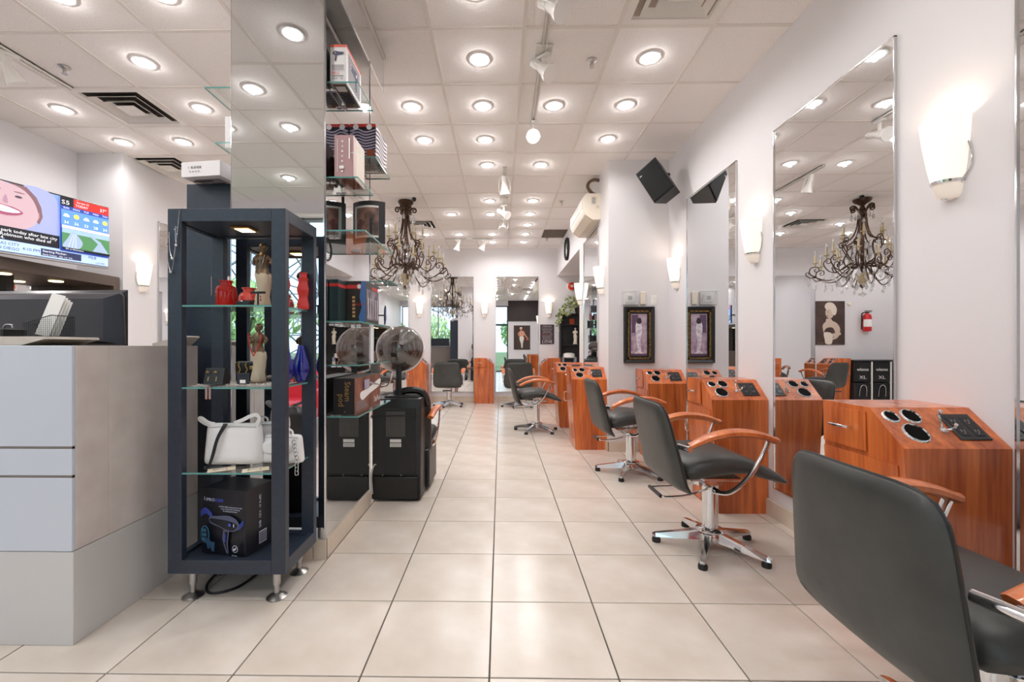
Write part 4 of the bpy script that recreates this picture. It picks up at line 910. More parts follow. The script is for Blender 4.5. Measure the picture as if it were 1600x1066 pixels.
# curved photo
t = thing('photo_stand', 'curved black photo stand with a salon photograph on the long shelf', 'photo', (-.86, 2.62, 1.8165))
def curve_panel(name, pts, z0, z1, m, th=.004):
    b = MB(); n = len(pts); vs = []
    for (x, y) in pts: vs += [(x, y, z0), (x, y, z1), (x, y+th, z1), (x, y+th, z0)]
    fs = [(i*4+k, i*4+(k+1) % 4, (i+1)*4+(k+1) % 4, (i+1)*4+k) for i in range(n-1) for k in range(4)]+[(0, 1, 2, 3), tuple((n-1)*4+k for k in range(4))]
    return b.add(vs, fs).obj(name, m, t)
cp = [(-.07+.019*k, .02+.0022*(k-5)**2-.0125*k+.02*0) for k in range(11)]
cp = [(-.08+.21*k/12, .10-.02*k/12+.09*(k/12-.5)**2*2) for k in range(13)]
curve_panel('photo_board', cp, .0, .265, M_BLACK)
ip = [(x, y-.003) for x, y in cp[2:11]]
curve_panel('photo_border', [(x, y-.0015) for x, y in cp[1:11]], .035, .235, M_PAPER, .002)
curve_panel('photo_print', ip, .048, .222, mat('photo_salon', (150, 112, 96), .4, noise=(18, (60, 42, 38), .35, .62)), .002)
curve_panel('photo_people', [(x, y-.0045) for x, y in cp[7:9]], .055, .15, M_BLACK, .001); curve_panel('photo_people', [(x, y-.0045) for x, y in cp[3:5]], .06, .15, mat('photo_maroon', (104, 44, 40), .5), .001)
MB().box((-.13, .03, 0), (-.095, .034, .27), .001).obj('back_leaf', M_BLACK, t, False)
# black red boxes of the middle shelf
t, s, s2 = carton('appliance_carton', 'large black carton with a red stripe and silver photo beside the smoky dome', .155, .27, .245, (-.873, 2.70, 1.311), 0, mat('carton_black', (40, 38, 36), .4))
s.rect('print_band', 0, .20, .10, .222, M_REDP); s.oval('print_badge', .115, .212, .018, .018, M_REDP); s.oval('print_badge', .115, .212, .012, .012, WINK)
s.poly('print_ribbon', [(.128, .243), (.1545, .243), (.1545, .003), (.118, .003), (.112, .03), (.13, .09), (.118, .15)], mat('print_teal', (76, 118, 176), .5))
for k in range(6): s.rect('print_line', .075, .03+.022*k, .092, .044+.022*k, mat('print_gold', (196, 160, 108), .5))
s.text('VOLUME', .075, .10, .018, M_REDP)
s2.rect('print_photo', .01, .02, .26, .20, mat('print_silver', (152, 140, 150), .4, noise=(16, (70, 60, 76), .35, .62))); s2.rect('print_band', .12, .205, .24, .225, M_REDP); s2.oval('print_badge', .25, .214, .014, .014, WINK)
for k in range(5): s2.rect('print_tool', .03+.045*k, .03, .05+.045*k, .15, mat('print_silver2', (196, 190, 200), .4))
t, s, s2 = carton('dark_carton', 'narrow dark carton with red stripe standing in front of the silver photo carton', .05, .12, .235, (-.936, 2.49, 1.311), 0, mat('carton_green', (30, 50, 52), .4))
s.rect('print_band', 0, .195, .05, .212, M_REDP); s2.rect('print_band', 0, .195, .12, .212, M_REDP)
# flat iron box
t, s, s2 = carton('flat_iron_carton', 'black and brown flat-iron carton on the lowest column shelf', .12, .52, .205, (-.882, 2.70, .782), 0, mat('carton_ink', (24, 22, 24), .4))
for w_, px_, pz_ in (('Steam', .066, .188), ('pod', .030, .118)):
    o = s.text(w_, 0, 0, .046, M_GOLD); o.matrix_local = Matrix.Translation((-.06, -.2605, 0)) @ Euler(FY).to_matrix().to_4x4() @ Matrix.Translation((px_, pz_, .001)) @ Matrix.Rotation(-PI/2, 4, 'Z')
s.oval('print_dot', .066, .018, .003, .003, M_GOLD, 8)
s2.rect('print_side', .0, .0, .52, .205, mat('print_umber', (150, 100, 82), .5, noise=(7, (78, 44, 38), .3, .7)))
s2.poly('iron_picture', blob([(.10, .085), (.15, .068), (.28, .092), (.50, .125), (.51, .17), (.30, .135), (.15, .122), (.10, .112)]), WINK)
s2.poly('iron_picture', blob([(.20, .17), (.30, .15), (.50, .125), (.50, .13), (.3, .165), (.2, .18)]), M_GREYP)
for k in range(5): s2.rect('print_line', .02, .02+.011*k, .25-.02*k, .025+.011*k, M_GREYP)
s2.text('StePod', .36, .03, .05, WINK); s2.rect('comb_picture', .16, .13, .26, .185, mat('print_lilac', (170, 162, 186), .5))
# small items left of the column
t, s, s2 = carton('white_carton', 'small white upright carton on the left side of the column', .10, .14, .18, (-1.54, 2.56, 2.316), 0, M_BOXW); s.rect('print_line', .03, .05, .034, .13, M_GREYP); s.oval('print_hole', .05, .01, .02, .006, INK)
t, s, s2 = carton('orange_carton', 'orange brown carton at the upper left edge of the column mirror', .07, .14, .22, (-1.524, 2.56, 2.626), 0, mat('carton_orange', (206, 150, 118), .5)); s.rect('print_band', .012, .02, .02, .19, M_REDP)
# ================================================================== BLACK BOARD AND CARTON LEFT OF THE COLUMN
t = thing('tall_cabinet', 'tall narrow black cabinet standing left of the column behind the display', 'cabinet', (-1.655, 2.47, 0))
MB().box((-.145, 0, 0), (.148, .34, 2.10), .002).obj('carcass', M_LAM, t, False); MB().box((.148, -.002, 0), (.158, .02, 2.10)).obj('gold_edge', M_GOLD, t, False)
s = Sheet(t, (-.145, -.0005, 0), FY)
s2 = None
sg = thing('warning_sign', 'white camera surveillance sticker reading WARNING on the black cabinet', 'sign', (-1.60, 2.469, 1.515))
s = Sheet(sg, (-.055, -.002, -.055), FY)
MB().box((-.055, -.002, -.055), (.055, 0, .055), .002).obj('sticker', M_PAPER, sg, False)
s.rect('border', .002, .002, .108, .108, mat('sign_red', (206, 90, 96), .6)); s.rect('face', .005, .005, .105, .105, M_PAPER)
s.poly('camera_icon', blob([(.022, .075), (.022, .098), (.06, .1), (.09, .095), (.09, .08), (.05, .075)]), mat('sign_grey', (108, 124, 150), .6)); s.oval('camera_icon', .03, .087, .011, .013, M_PAPER); s.oval('camera_icon', .03, .087, .006, .008, M_NAVY)
s.text('WARNING', .055, .052, .019, MATS['sign_red'], 'CENTER')
for k in range(5): s.rect('print_line', .02+.004*(k % 2), .044-.007*k, .09-.004*(k % 2), .0465-.007*k, M_GREYP)
t, s, s2 = carton('white_tool_carton', 'white printed carton lying on top of the tall black cabinet', .235, .40, .082, (-1.62, 2.56, 2.101), -.12, M_BOXW)
s.text('I  BLENDE', .045, .045, .018, INK)
for k in range(4): s.rect('print_mark', .05+.018*k, .025, .06+.018*k, .031, M_GREYP)
b = Sheet(t, (-.1175, .20, -.0002), (PI, 0, 0)); b.rect('print_base', .04, .24, .20, .36, M_GREYP); b.rect('print_base', .10, .26, .18, .30, INK); b.rect('print_base', .02, .33, .14, .345, INK)
# ================================================================== DISPLAY CABINET
DX0, DX1, DY0, DY1, DZ0, DZ1 = -1.512, -.973, 1.955, 2.29, .135, 1.795
t = thing('display_cabinet', 'black open display cabinet with glass shelves in front of the mirrored column', 'display cabinet', (DX0, DY0, 0))
w, d, p = DX1-DX0, DY1-DY0, .064
for x0, x1 in ((0, p), (w-p, w)):
    for y0, y1 in ((0, .035), (d-.035, d)):
        MB().box((x0, y0, DZ0), (x1, y1, DZ1), .0015).obj('post', M_LAM, t, False)
for y0, y1 in ((0, .034), (d-.034, d)):
    MB().box((p, y0, DZ0), (w-p, y1, DZ0+.062), .001).obj('rail', M_LAM, t, False); MB().box((p, y0, DZ1-.058), (w-p, y1, DZ1), .001).obj('rail', M_LAM, t, False)
for x0, x1 in ((0, .030), (w-.030, w)):
    MB().box((x0, .035, DZ0), (x1, d-.035, DZ0+.062), .001).obj('rail', M_LAM, t, False); MB().box((x0, .035, DZ1-.058), (x1, d-.035, DZ1), .001).obj('rail', M_LAM, t, False)
MB().box((.03, .034, DZ1-.052), (w-.03, d-.034, DZ1-.034)).obj('top_board', M_LAM, t, False)
MB().box((.03, .034, DZ0+.03), (w-.03, d-.034, DZ0+.05)).obj('bottom_board', M_LAM, t, False)
for x in (.075, w-.07):
    for y in (.06, d-.05):
        f = MB().cyl((x, y, .062), (x, y, DZ0), .0175, None, 16).cyl((x, y, .02), (x, y, .062), .012, None, 12).obj('foot', M_STEEL, t)
        MB().lathe([(.044, 0), (.046, .004), (.026, .016), (.012, .024)], c=(x, y, 0), n=20).obj('foot_plate', M_STEEL, f)
lt = MB().box((w/2-.045, .10, DZ1-.062), (w/2+.045, .19, DZ1-.053), .002).obj('puck_light', M_GOLD, t, False)
MB().box((w/2-.032, .112, DZ1-.0635), (w/2+.032, .178, DZ1-.0622)).obj('puck_lens', mat('warm_lens', (255, 224, 168), .4, emit=5), lt, False)
for z in (1.357, .983, .594):
    gs = MB().box((.033, .005, z-.008), (w-.033, d-.006, z)).obj('glass_shelf', M_GLASS, t, False)
    MB().box((.033, .0035, z-.008), (w-.033, .005, z)).obj('polished_edge', M_EDGE, gs, False); MB().box((w-.033, .036, z-.008), (w-.0315, d-.036, z)).obj('polished_edge', M_EDGE, gs, False)
SZ = [1.358, .984, .595]; CX = DX0+w/2
# top shelf
def lathe_thing(name, label, cat, loc, parts, group=None, n=28):
    t = thing(name, label, cat, loc, 0, group)
    for nm, prof, m in parts: MB().lathe(prof, n=n).obj(nm, m, t)
    return t
lathe_thing('red_jar', 'taller red glass jar at the left of the top display shelf', 'jar', (-1.325, 2.085, SZ[0]), [('jar', [(.001, .0), (.041, .001), (.045, .01), (.045, .085), (.038, .10), (.025, .106), (.025, .118), (.029, .12), (.029, .128), (.024, .128), (.022, .106), (.035, .096), (.041, .083), (.041, .008), (.001, .006)], M_RED)])
lathe_thing('red_jar', 'shorter red glass jar with open neck next to the taller one', 'jar', (-1.275, 2.19, SZ[0]), [('jar', [(.001, .0), (.043, .001), (.048, .01), (.048, .062), (.038, .078), (.026, .084), (.026, .10), (.034, .103), (.034, .106), (.024, .106), (.023, .084), (.034, .076), (.044, .06), (.044, .008), (.001, .006)], mat('coral_glass', (236, 92, 80), .15, spec=.6))])
t = thing('statuette', 'bronze and ivory armless statuette on the top display shelf', 'statue', (-1.18, 2.14, SZ[0]+.008))
M_BRZ2 = mat('statuette_bronze', (112, 92, 70), .3, .5); M_IVO = mat('statuette_ivory', (206, 192, 166), .55)
figurine(t, .315, M_BRZ2, M_IVO, M_BRZ2)
MB().tube([(-.03, -.03, .25), (-.022, -.042, .20), (0, -.045, .18), (.02, -.042, .2), (.028, -.03, .25)], .0016, 5, 4).obj('chain', M_SILVER, t)
t = thing('earring_stand', 'black T-shaped earring stand with red drop earrings', 'jewellery stand', (-1.145, 2.04, SZ[0]))
MB().box((-.003, -.003, 0), (.003, .003, .062)).box((-.018, -.018, 0), (.018, .018, .004)).box((-.033, -.005, .060), (.033, .005, .070)).obj('stand', M_BLACK, t, False)
for x in (-.02, .016):
    MB().cyl((x, -.007, .03), (x, -.007, .06), .0007, None, 5).ball((x, -.007, .045), .0035, n=8).ball((x, -.007, .03), .0045, n=8).obj('earring', mat('ruby_bead', (190, 28, 34), .2), t)
t = thing('ring_box', 'small open black jewellery box on the top display shelf', 'box', (-1.20, 2.03, SZ[0]))
MB().box((-.032, -.02, 0), (.032, .02, .021), .002).obj('base', M_BLACK, t, False); MB().box((-.032, .018, .02), (.032, .024, .03), .001).obj('lid', M_BLACK, t, False); MB().ball((-.018, -.002, .022), .006, n=8).obj('ring', M_SILVER, t)
def sq_vase(label, x, y, h, m):
    t = thing('red_vase', label, 'vase', (x, y, SZ[0]), .3); b = MB(); vs = []; n = 12
    for j in range(15):
        z = h*.85*j/14; r = .026+.004*math.sin(j*.9)
        for k in range(4): vs.append((r*math.cos(PI/4+k*PI/2)*1.3, r*math.sin(PI/4+k*PI/2)*1.3, z))
    fs = [(j*4+k, j*4+(k+1) % 4, (j+1)*4+(k+1) % 4, (j+1)*4+k) for j in range(14) for k in range(4)]+[(0, 1, 2, 3), (56, 57, 58, 59)]
    b.add(vs, fs).obj('body', m, t); MB().lathe([(.018, h*.84), (.017, h*.96), (.021, h*.985), (.021, h), (.016, h), (.014, h*.86)], n=14).obj('neck', m, t)
sq_vase('wavy square red vase at the right of the top display shelf, nearer the front', -1.04, 2.07, .21, mat('red_satin', (214, 50, 50), .2, spec=.6))
sq_vase('wavy square red vase at the right of the top display shelf, nearest the mirror', -1.018, 2.235, .19, mat('red_satin2', (206, 60, 56), .25))
# middle shelf
t = thing('bead_tray', 'pale crumpled bead mat covering the middle display shelf', 'mat', (CX, 2.11, SZ[1]))
b = MB()
for k in range(240): b.ball((random.uniform(-.19, .19), random.uniform(-.10, .11), .0045), random.uniform(.003, .005), (1.4, 1.2, .8), 5)
o = b.obj('beads', mat('pearl_bead', (206, 198, 190), .3), t); o['kind'] = 'stuff'
MB().box((-.20, -.115, 0), (.20, .12, .0015)).obj('cloth', mat('grey_cloth', (176, 170, 166), .8), t, False)
t = thing('statuette', 'bronze and ivory statuette draped with a red bead necklace, middle display shelf', 'statue', (-1.195, 2.13, SZ[1]+.012))
figurine(t, .285, M_BRZ2, M_IVO, M_BRZ2)
b = MB()
for k in range(34):
    q = k/33; a = PI*(2*q-1); b.ball((.012-.032*math.sin(a*.5)*1.0-.012, -.034-.006*math.cos(a), .235-.11*(1-abs(q*2-1)) if True else 0), .0038, n=6)
b.obj('bead_necklace', mat('ruby_bead', (0, 0, 0)), t)
t = thing('evening_bag', 'black flap evening bag with gold chain and clasp, middle display shelf', 'handbag', (-1.255, 2.185, SZ[1]+.008))
MB().cushion(.14, .10, .05, lambda u, v, w: (u, w, .05+v), .4, 6).obj('body', M_LEATHER2, t)
MB().cushion(.142, .062, .012, lambda u, v, w: (u, -.027+w, .072+v), .3, 6).obj('flap', M_LEATHER2, t)
MB().box((.006, -.038, .062), (.046, -.033, .078), .002).obj('clasp', M_GOLD, t, False)
for x in (-.045, -.01):
    b = MB()
    for k in range(14): b.ball((x+.004*math.sin(k), -.036, .008+.0068*k), .0038, (1, .8, 1.2), 6)
    b.obj('chain', M_GOLD, t)
t = thing('earring_display', 'black slanted earring display with gold tassel earrings at the left', 'jewellery stand', (-1.335, 2.03, SZ[1]+.008))
MB().prism([(-.03, 0), (.03, 0), (.005, .075), (-.01, .075)], 'x', -.045, .045).obj('stand', M_BLACK, t, False)
for x in (-.026, .012): MB().prism([(x-.010, .055), (x+.010, .055), (x, .064)], 'y', -.0285, -.026).cyl((x, -.024, .015), (x, -.012, .056), .0028, None, 6).obj('earring', M_GOLD, t, False)
t = thing('earring_card', 'small black earring card with a white price tag', 'card', (-1.205, 2.02, SZ[1]+.008), 0)
MB().box((-.03, 0, 0), (.03, .003, .052), .001).obj('card', mat('navy_card', (34, 40, 52), .6), t, False); MB().box((-.014, -.0012, .004), (.012, 0, .02)).obj('price_tag', M_PAPER, t, False); MB().box((-.018, -.001, .038), (.018, 0, .041)).obj('slot', M_DARK, t, False)
t = thing('bracelet', 'silver bracelet strips hanging over the edge of the middle display shelf', 'bracelet', (-1.325, 1.957, SZ[1]))
for x in (-.008, .008): MB().box((x-.005, -.004, -.055), (x+.005, -.0025, .001)).box((x-.005, -.0025, .0), (x+.005, .05, .0018)).obj('strip', M_SILVER, t, False)
def teardrop(label, x, y, h, sx):
    t = thing('blue_vase', label, 'vase', (x, y, SZ[1]), .25)
    pr = [(.001, 0), (.018, .001), (.024, .01), (.040, .05), (.043, .075), (.038, .11), (.027, .15), (.018, .18), (.016, h), (.012, h), (.014, .18), (.022, .15), (.033, .11), (.038, .075), (.035, .05), (.018, .012), (.001, .01)]
    MB().lathe([(r, z*h/.205 if z < h else z) for r, z in pr], n=28, sy=.75).obj('vase', M_BLUE, t)
teardrop('cobalt blue teardrop vase on the middle shelf, nearer the front', -1.046, 2.09, .205, 1)
teardrop('cobalt blue vase on the middle shelf, nearest the mirror', -1.03, 2.235, .19, 1)
# third shelf: white bags
M_BAG = mat('white_leather', (236, 234, 234), .4, bump=(90, .05))
def bag(label, x, y, w, h, dp, rz, handles, cat='handbag'):
    t = thing('white_handbag', label, cat, (x, y, SZ[2]), rz, 'white handbags')
    MB().cushion(w, h, dp, lambda u, v, q: (u*(1-.10*(v/h)), q*(1.0-.5*(v/h+.5))+.0, h/2+v+.004), .35, 11, 14, 12).obj('body', M_BAG, t)
    for hx, hw, hh, yy in handles:
        MB().tube([(hx-hw, yy, h*.9), (hx-hw*.9, yy-.005, h+hh*.7), (hx, yy-.008, h+hh), (hx+hw*.9, yy-.005, h+hh*.7), (hx+hw, yy, h*.9)], .006, 8, 5, up=(0, 1, 0), flat=(1.4, .6)).obj('handle', M_BAG, t)
    MB().tube([(-w*.42, -dp*.24, h*.93), (0, -dp*.26, h*.955), (w*.42, -dp*.24, h*.93)], .002, 5, 3).obj('zip_seam', mat('seam_grey', (196, 190, 186), .6), t)
    return t
bag('white shoulder bag with black cord, front left of the third display shelf', -1.285, 2.09, .27, .20, .10, .04, [])
o = COL.objects[-1]
t = thing('bag_strap', 'white strap loops of the shoulder bag lying out at its top corners', 'strap', (-1.285, 2.09, SZ[2]))
MB().tube([(-.11, -.01, .190), (-.145, -.012, .206), (-.165, -.014, .224), (-.150, -.02, .228), (-.12, -.016, .206), (-.09, -.012, .198)], .006, 8, 4, up=(0, 1, 0), flat=(.6, 1.6)).obj('loop', M_BAG, t)
MB().tube([(.105, -.01, .185), (.125, -.014, .225), (.11, -.016, .245), (.075, -.012, .235), (.04, -.008, .218), (.0, -.006, .203)], .006, 8, 4, up=(0, 1, 0), flat=(.6, 1.6)).obj('loop', M_BAG, t)
bag('white handbag with round handles standing behind the shoulder bag', -1.17, 2.215, .19, .185, .06, 0, [(-.05, .03, .03, 0), (.06, .03, .035, 0)])
t = bag('white quilted purse with silver chain at the right of the third shelf', -1.065, 2.12, .20, .14, .085, -.05, [(.02, .03, .03, 0)])
MB().cushion(.15, .07, .02, lambda u, v, w: (u-.01, -.036+w, .085+v), .4, 3).obj('flap', M_BAG, t)
b = MB()
for k in range(9):
    c = Vector((.088+.004*k, -.065-.001*k, .118-.018*k)) if k < 6 else Vector((.105, -.07, .118-.018*k))
    ring = [c+Vector((.008*math.cos(a), .003*math.sin(a)*(k % 2), .012*math.sin(a))) for a in [2*PI*q/10 for q in range(11)]]
    b.tube(ring, .0022, 5)
b.obj('chain', M_SILVER, t)
t = thing('cord_necklace', 'black cord necklace hanging over the white shoulder bag', 'necklace', (-1.285, 2.09, SZ[2]))
b = MB()
for q in range(4): b.tube([(-.035+.006*q, -.03, .205), (-.055+.004*q, -.056, .14), (-.072+.004*q, -.066, .06), (-.088+.002*q, -.066, .008), (-.092, -.075, .004)], .0022, 5, 4)
b.ball((-.095, -.075, .006), .009, n=8).obj('cords', M_BLACK, t)
for k, (x, y, rz, lb) in enumerate([(-1.305, 2.0, .55, 'cream jewellery card lying at the left front of the third shelf'), (-1.145, 2.0, .5, 'cream jewellery card lying right of the other card on the third shelf')]):
    t = thing('jewellery_card', lb, 'card', (x, y, SZ[2]+.0005), rz, 'cream jewellery cards'); MB().box((-.045, -.032, 0), (.065, .032, .0015)).obj('card', mat('cream_card', (226, 212, 188), .6), t, False)
    MB().tube([(-.02, 0, .003), (0, .012, .003), (.02, 0, .003)], .0012, 5, 3).ball((-.02, 0, .004), .0035, n=6).ball((.03, -.01, .004), .0035, n=6).obj('trinket', M_STEEL, t)
# bottom: dryer carton and cables
M_BOXB = mat('carton_night', (22, 24, 32), .35); M_PB = mat('print_blue', (76, 96, 214), .5); M_PW = mat('print_pale', (206, 212, 236), .5); M_PT = mat('print_cyan', (64, 130, 168), .5); M_PD = mat('print_slate', (84, 90, 116), .4)
t, s, s2 = carton('hair_dryer_carton', 'black carton printed PRO 2200 with a blue hair dryer, bottom of the display', .245, .185, .31, (-1.285, 2.12, DZ0+.051), -.21, M_BOXB)
s.text('1.', .012, .252, .024, M_PW); s.text('PRO', .029, .250, .020, M_PW, sx=1.25); s.text('2200', .078, .250, .020, M_PB, sx=1.15)
for k in range(3): s.text(['1.A PRO 2200, professional hair dryer', 'motor and ceramic technology', 'for styling performance'][k], .165, .226-.0095*k, .0085, M_PW, 'CENTER')
for k in range(5): s.poly('print_stream', blob([(.002, .175+.006*k), (.03, .192+.006*k), (.065, .168+.006*k), (.065, .170+.006*k), (.03, .1945+.006*k), (.002, .1775+.006*k)]), M_PB)
for k in range(4): s.poly('print_stream', blob([(.18, .135+.005*k), (.215, .13+.006*k), (.24, .155+.006*k), (.24, .157+.006*k), (.215, .1325+.006*k), (.18, .137+.005*k)]), M_PB)
s.poly('dryer_picture', blob([(.055, .178), (.06, .15), (.11, .135), (.15, .122), (.185, .12), (.215, .135), (.218, .16), (.20, .18), (.16, .192), (.10, .186)]), M_PD)
s.poly('dryer_picture', blob([(.06, .172), (.062, .156), (.11, .14), (.15, .127), (.185, .125), (.205, .137), (.208, .155), (.16, .168), (.10, .172)]), M_BOXB)
s.poly('dryer_picture', [(.134, .125), (.165, .12), (.158, .06), (.163, .018), (.152, .016), (.138, .05), (.128, .08)], M_PD); s.poly('dryer_picture', [(.142, .118), (.160, .116), (.152, .06), (.158, .022), (.144, .05), (.136, .08)], M_BOXB)
for k in range(5): s.rect('dryer_buttons', .136+.001*k, .07+.008*k, .146+.001*k, .074+.008*k, M_PB)
s.oval('dryer_badge', .172, .152, .007, .0075, M_PB); s.rect('dryer_badge', .193, .144, .198, .158, M_PW)
s.oval('diffuser_picture', .036, .098, .024, .040, M_PT); s.oval('diffuser_picture', .036, .098, .021, .037, M_BOXB)
for k in range(9): s.oval('diffuser_picture', .026+.009*(k % 3), .075+.022*(k//3), .003, .009, M_PT, 8)
s.poly('nozzle_picture', [(.045, .085), (.072, .08), (.07, .035), (.056, .034)], mat('print_deep', (36, 72, 104), .5)); s.poly('nozzle_picture', [(.07, .07), (.098, .068), (.095, .026), (.08, .026)], MATS['print_deep'])
s.oval('print_ring', .211, .048, .0155, .0165, M_PW); s.oval('print_ring', .211, .048, .0135, .0145, M_BOXB); s.oval('print_ring', .206, .045, .004, .006, M_PW); s.oval('print_ring', .215, .05, .003, .008, M_PW, a=-.6)
s.text('PRO2200', .211, .016, .007, M_PW, 'CENTER')
for k, w_ in enumerate(['R', 'RoHS', '10', 'X', 'CE', 'S', '2000']):
    o = s2.text(w_, 0, 0, .018, M_PW); o.matrix_local = Matrix.Translation((.1228, -.095, 0)) @ Euler(FX).to_matrix().to_4x4() @ Matrix.Translation((.10, .248-.024*k, .0006)) @ Matrix.Rotation(PI/2, 4, 'Z')
s2.rect('barcode', .08, .03, .13, .09, M_PW)
s2.polys('barcode_bar', [[(.082, .034+.004*k), (.128, .034+.004*k), (.128, .0355+.004*k+.0008*(k % 3)), (.082, .0355+.004*k+.0008*(k % 3))] for k in range(13)], INK)
t = thing('hair_clipper', 'black appliance with coiled black and blue cables left of the dryer carton', 'cable', (-1.43, 2.215, DZ0+.051))
MB().tube([(-.02, .0, .005), (-.055, -.02, .03), (-.04, -.02, .10), (.0, .0, .135), (.03, .01, .12)], .0065, 8, 6).obj('black_cable', M_BLACK, t)
MB().tube([(.04, -.03, .03), (-.01, -.04, .03), (-.035, -.04, .055), (-.01, -.04, .085), (.03, -.03, .08)], .005, 8, 6).obj('blue_cable', mat('cable_blue', (70, 140, 200), .4), t)
MB().cyl((.01, .0, .11), (.035, .0, .15), .012, .016, 10).obj('brass_plug', M_GOLD, t); MB().box((.0, .01, 0), (.05, .06, .09), .008).obj('body', M_BLACK, t, False)
t = thing('power_cord', 'black power cord looping on the floor under the display cabinet', 'cord', (-1.36, 2.12, 0))
MB().tube([(-.10, .12, .006), (-.07, -.02, .006), (.0, -.09, .006), (.09, -.04, .006), (.12, .10, .006)], .006, 8, 6).obj('cord', M_BLACK, t)
t = thing('necklace', 'fine silver necklaces with pendants hanging on the left front post of the display', 'necklace', (DX0+.052, DY0-.006, DZ1-.01))
for k, (x, L, sw) in enumerate(((0, .22, -.035), (-.004, .28, -.04), (.002, .16, -.01))):
    MB().tube([(.008, .0, 0), (x, -.002, -L*.45), (x-.004+sw*.2, -.003, -L*.8), (x+sw*.6, -.004, -L), (x+sw, -.003, -L*.8), (x+sw*1.1, -.002, -L*.45)], .0011, 5, 5).ball((x+sw*.6, -.005, -L), .007, n=10).ball((x, -.004, -L*.5), .004, n=8).ball((x+sw*1.08, -.004, -L*.55), .004, n=8).obj('chain', M_SILVER, t)
# ================================================================== RECEPTION COUNTER
M_CF = mat('counter_front', (200, 207, 218), .28, spec=.6); M_CS = mat('counter_side', (216, 208, 203), .38, noise=(7, (202, 192, 187), .3, .7)); M_CB = mat('counter_base', (204, 202, 200), .4)  # front made bluer: the cool daylight on it is put into the colour
t = thing('reception_counter', 'large pale grey reception counter at the left with two metal grooves', 'counter', (-1.667, 1.674, 0))
MB().box((-2.4, .0, .0), (-.0, .70, .366), .002).obj('base', M_CB, t, False)
MB().box((-2.4, .0, .370), (-.004, .68, 1.168)).obj('core', mat('counter_core', (120, 112, 106), .6), t, False)
MB().box((-2.4, -.002, .369), (-.003, .012, .655), .0015).obj('front_panel', M_CF, t, False)
MB().box((-2.4, -.002, .665), (-.003, .012, .768), .0015).obj('front_panel', M_CF, t, False)
MB().box((-2.4, -.002, .778), (-.003, .012, 1.172), .0015).obj('front_panel', M_CF, t, False)
for z in (.6552, .7682): MB().box((-2.4, .001, z), (-.004, .010, z+.0095)).obj('metal_groove', mat('groove_steel', (130, 122, 120), .35, .7), t, False)
MB().box((-.012, .012, .369), (.0, .155, 1.172), .001).obj('side_panel', M_CS, t, False); MB().box((-.012, .157, .369), (.0, .70, 1.172), .001).obj('side_panel', M_CS, t, False)
MB().box((-2.4, .02, 1.160), (-.012, .70, 1.1665)).obj('worktop', M_CF, t, False)
M_OAK = mat('pale_oak', (214, 206, 196), .5, noise=(12, (196, 186, 174), .3, .7))
t = thing('counter_ledge', 'pale wood grain ledge lying on top of the reception counter', 'ledge', (-1.845, 1.70, 1.1725))
MB().prism([(-1.6, 0), (-.06, 0), (.035, .026), (.03, .036), (-1.6, .036)], 'y', 0, .24).obj('ledge', M_OAK, t, False)
t = thing('counter_tray', 'small pale wood tray on the back corner of the counter behind the display post', 'tray', (-1.72, 2.30, 1.1725))
MB().prism([(-.10, 0), (.025, 0), (.075, .045), (.068, .052), (-.10, .012)], 'y', -.05, .06).obj('tray', M_OAK, t, False)
t = thing('monitor', 'black computer monitor on the reception counter seen from behind', 'monitor', (-2.155, 2.20, 1.1725), -.06)
v = []
b = MB()
for (y, x0, x1, z0, z1) in ((.0, -.60, .235, .005, .27), (.014, -.61, .25, .0, .285), (-.05, -.56, .18, .02, .235)): v += [(x0, y, z0), (x1, y, z0), (x1, y, z1), (x0, y, z1)]
b.add(v, [(4, 5, 6, 7), (0, 1, 5, 4), (1, 2, 6, 5), (2, 3, 7, 6), (3, 0, 4, 7), (8, 9, 1, 0), (9, 10, 2, 1), (10, 11, 3, 2), (11, 8, 0, 3), (8, 11, 10, 9)])
b.obj('back_shell', mat('monitor_black', (30, 34, 44), .22, spec=.7), t, False)
MB().tube([(-.60, -.004, .262), (.235, -.004, .262), (.244, -.002, .25), (.25, .0, .005)], .006, 6).obj('bezel_edge', mat('bezel_brown', (64, 52, 50), .3), t)
b = MB()
for i in range(60):
    for j in range(3): b.box((-.54+i*.012+.006*(j % 2), -.0405+.004*j, .2365+.004*j), (-.532+i*.012+.006*(j % 2), -.038+.004*j, .2395+.004*j))
b.obj('vent_holes', M_DARK, t, False)
MB().cyl((-.16, -.02, 0), (-.16, -.02, .06), .03, None, 14).lathe([(.10, -.0), (.10, .008), (.03, .012)], c=(-.16, -.02, .0), n=20).obj('stand', M_BLACK, t)
t = thing('pen_holder', 'black wire mesh pen holder with folded papers on the counter ledge', 'pen holder', (-1.925, 1.83, 1.2088))
b = MB()
for k in range(16):
    x = -.06+.008*k; b.box((x-.0006, -.05, 0), (x+.0006, -.049, .055+.0022*k)); b.box((x-.0006, .049, 0), (x+.0006, .05, .055+.0022*k))
for z in range(9): b.box((-.06, -.05, .006+.008*z), (.06, -.049, .007+.008*z)); b.box((-.06, .049, .006+.008*z), (.06, .05, .007+.008*z))
for k in range(13):
    y = -.05+.008*k; b.box((-.0605, y, 0), (-.0595, y+.001, .055)); b.box((.0595, y, 0), (.0605, y+.001, .09))
o = b.obj('wire_mesh', M_BLACK, t, False)
MB().box((-.062, -.051, 0), (.062, .051, .003)).tube([(-.06, -.05, .056), (.06, -.05, .09), (.06, .05, .09), (-.06, .05, .056), (-.06, -.05, .056)], .002, 5).obj('rim', M_BLACK, t, False)
t = thing('paper_sheets', 'white folded papers standing in the mesh pen holder', 'paper', (-1.945, 1.83, 1.213), 0, rot=(-.12, .26, .2))
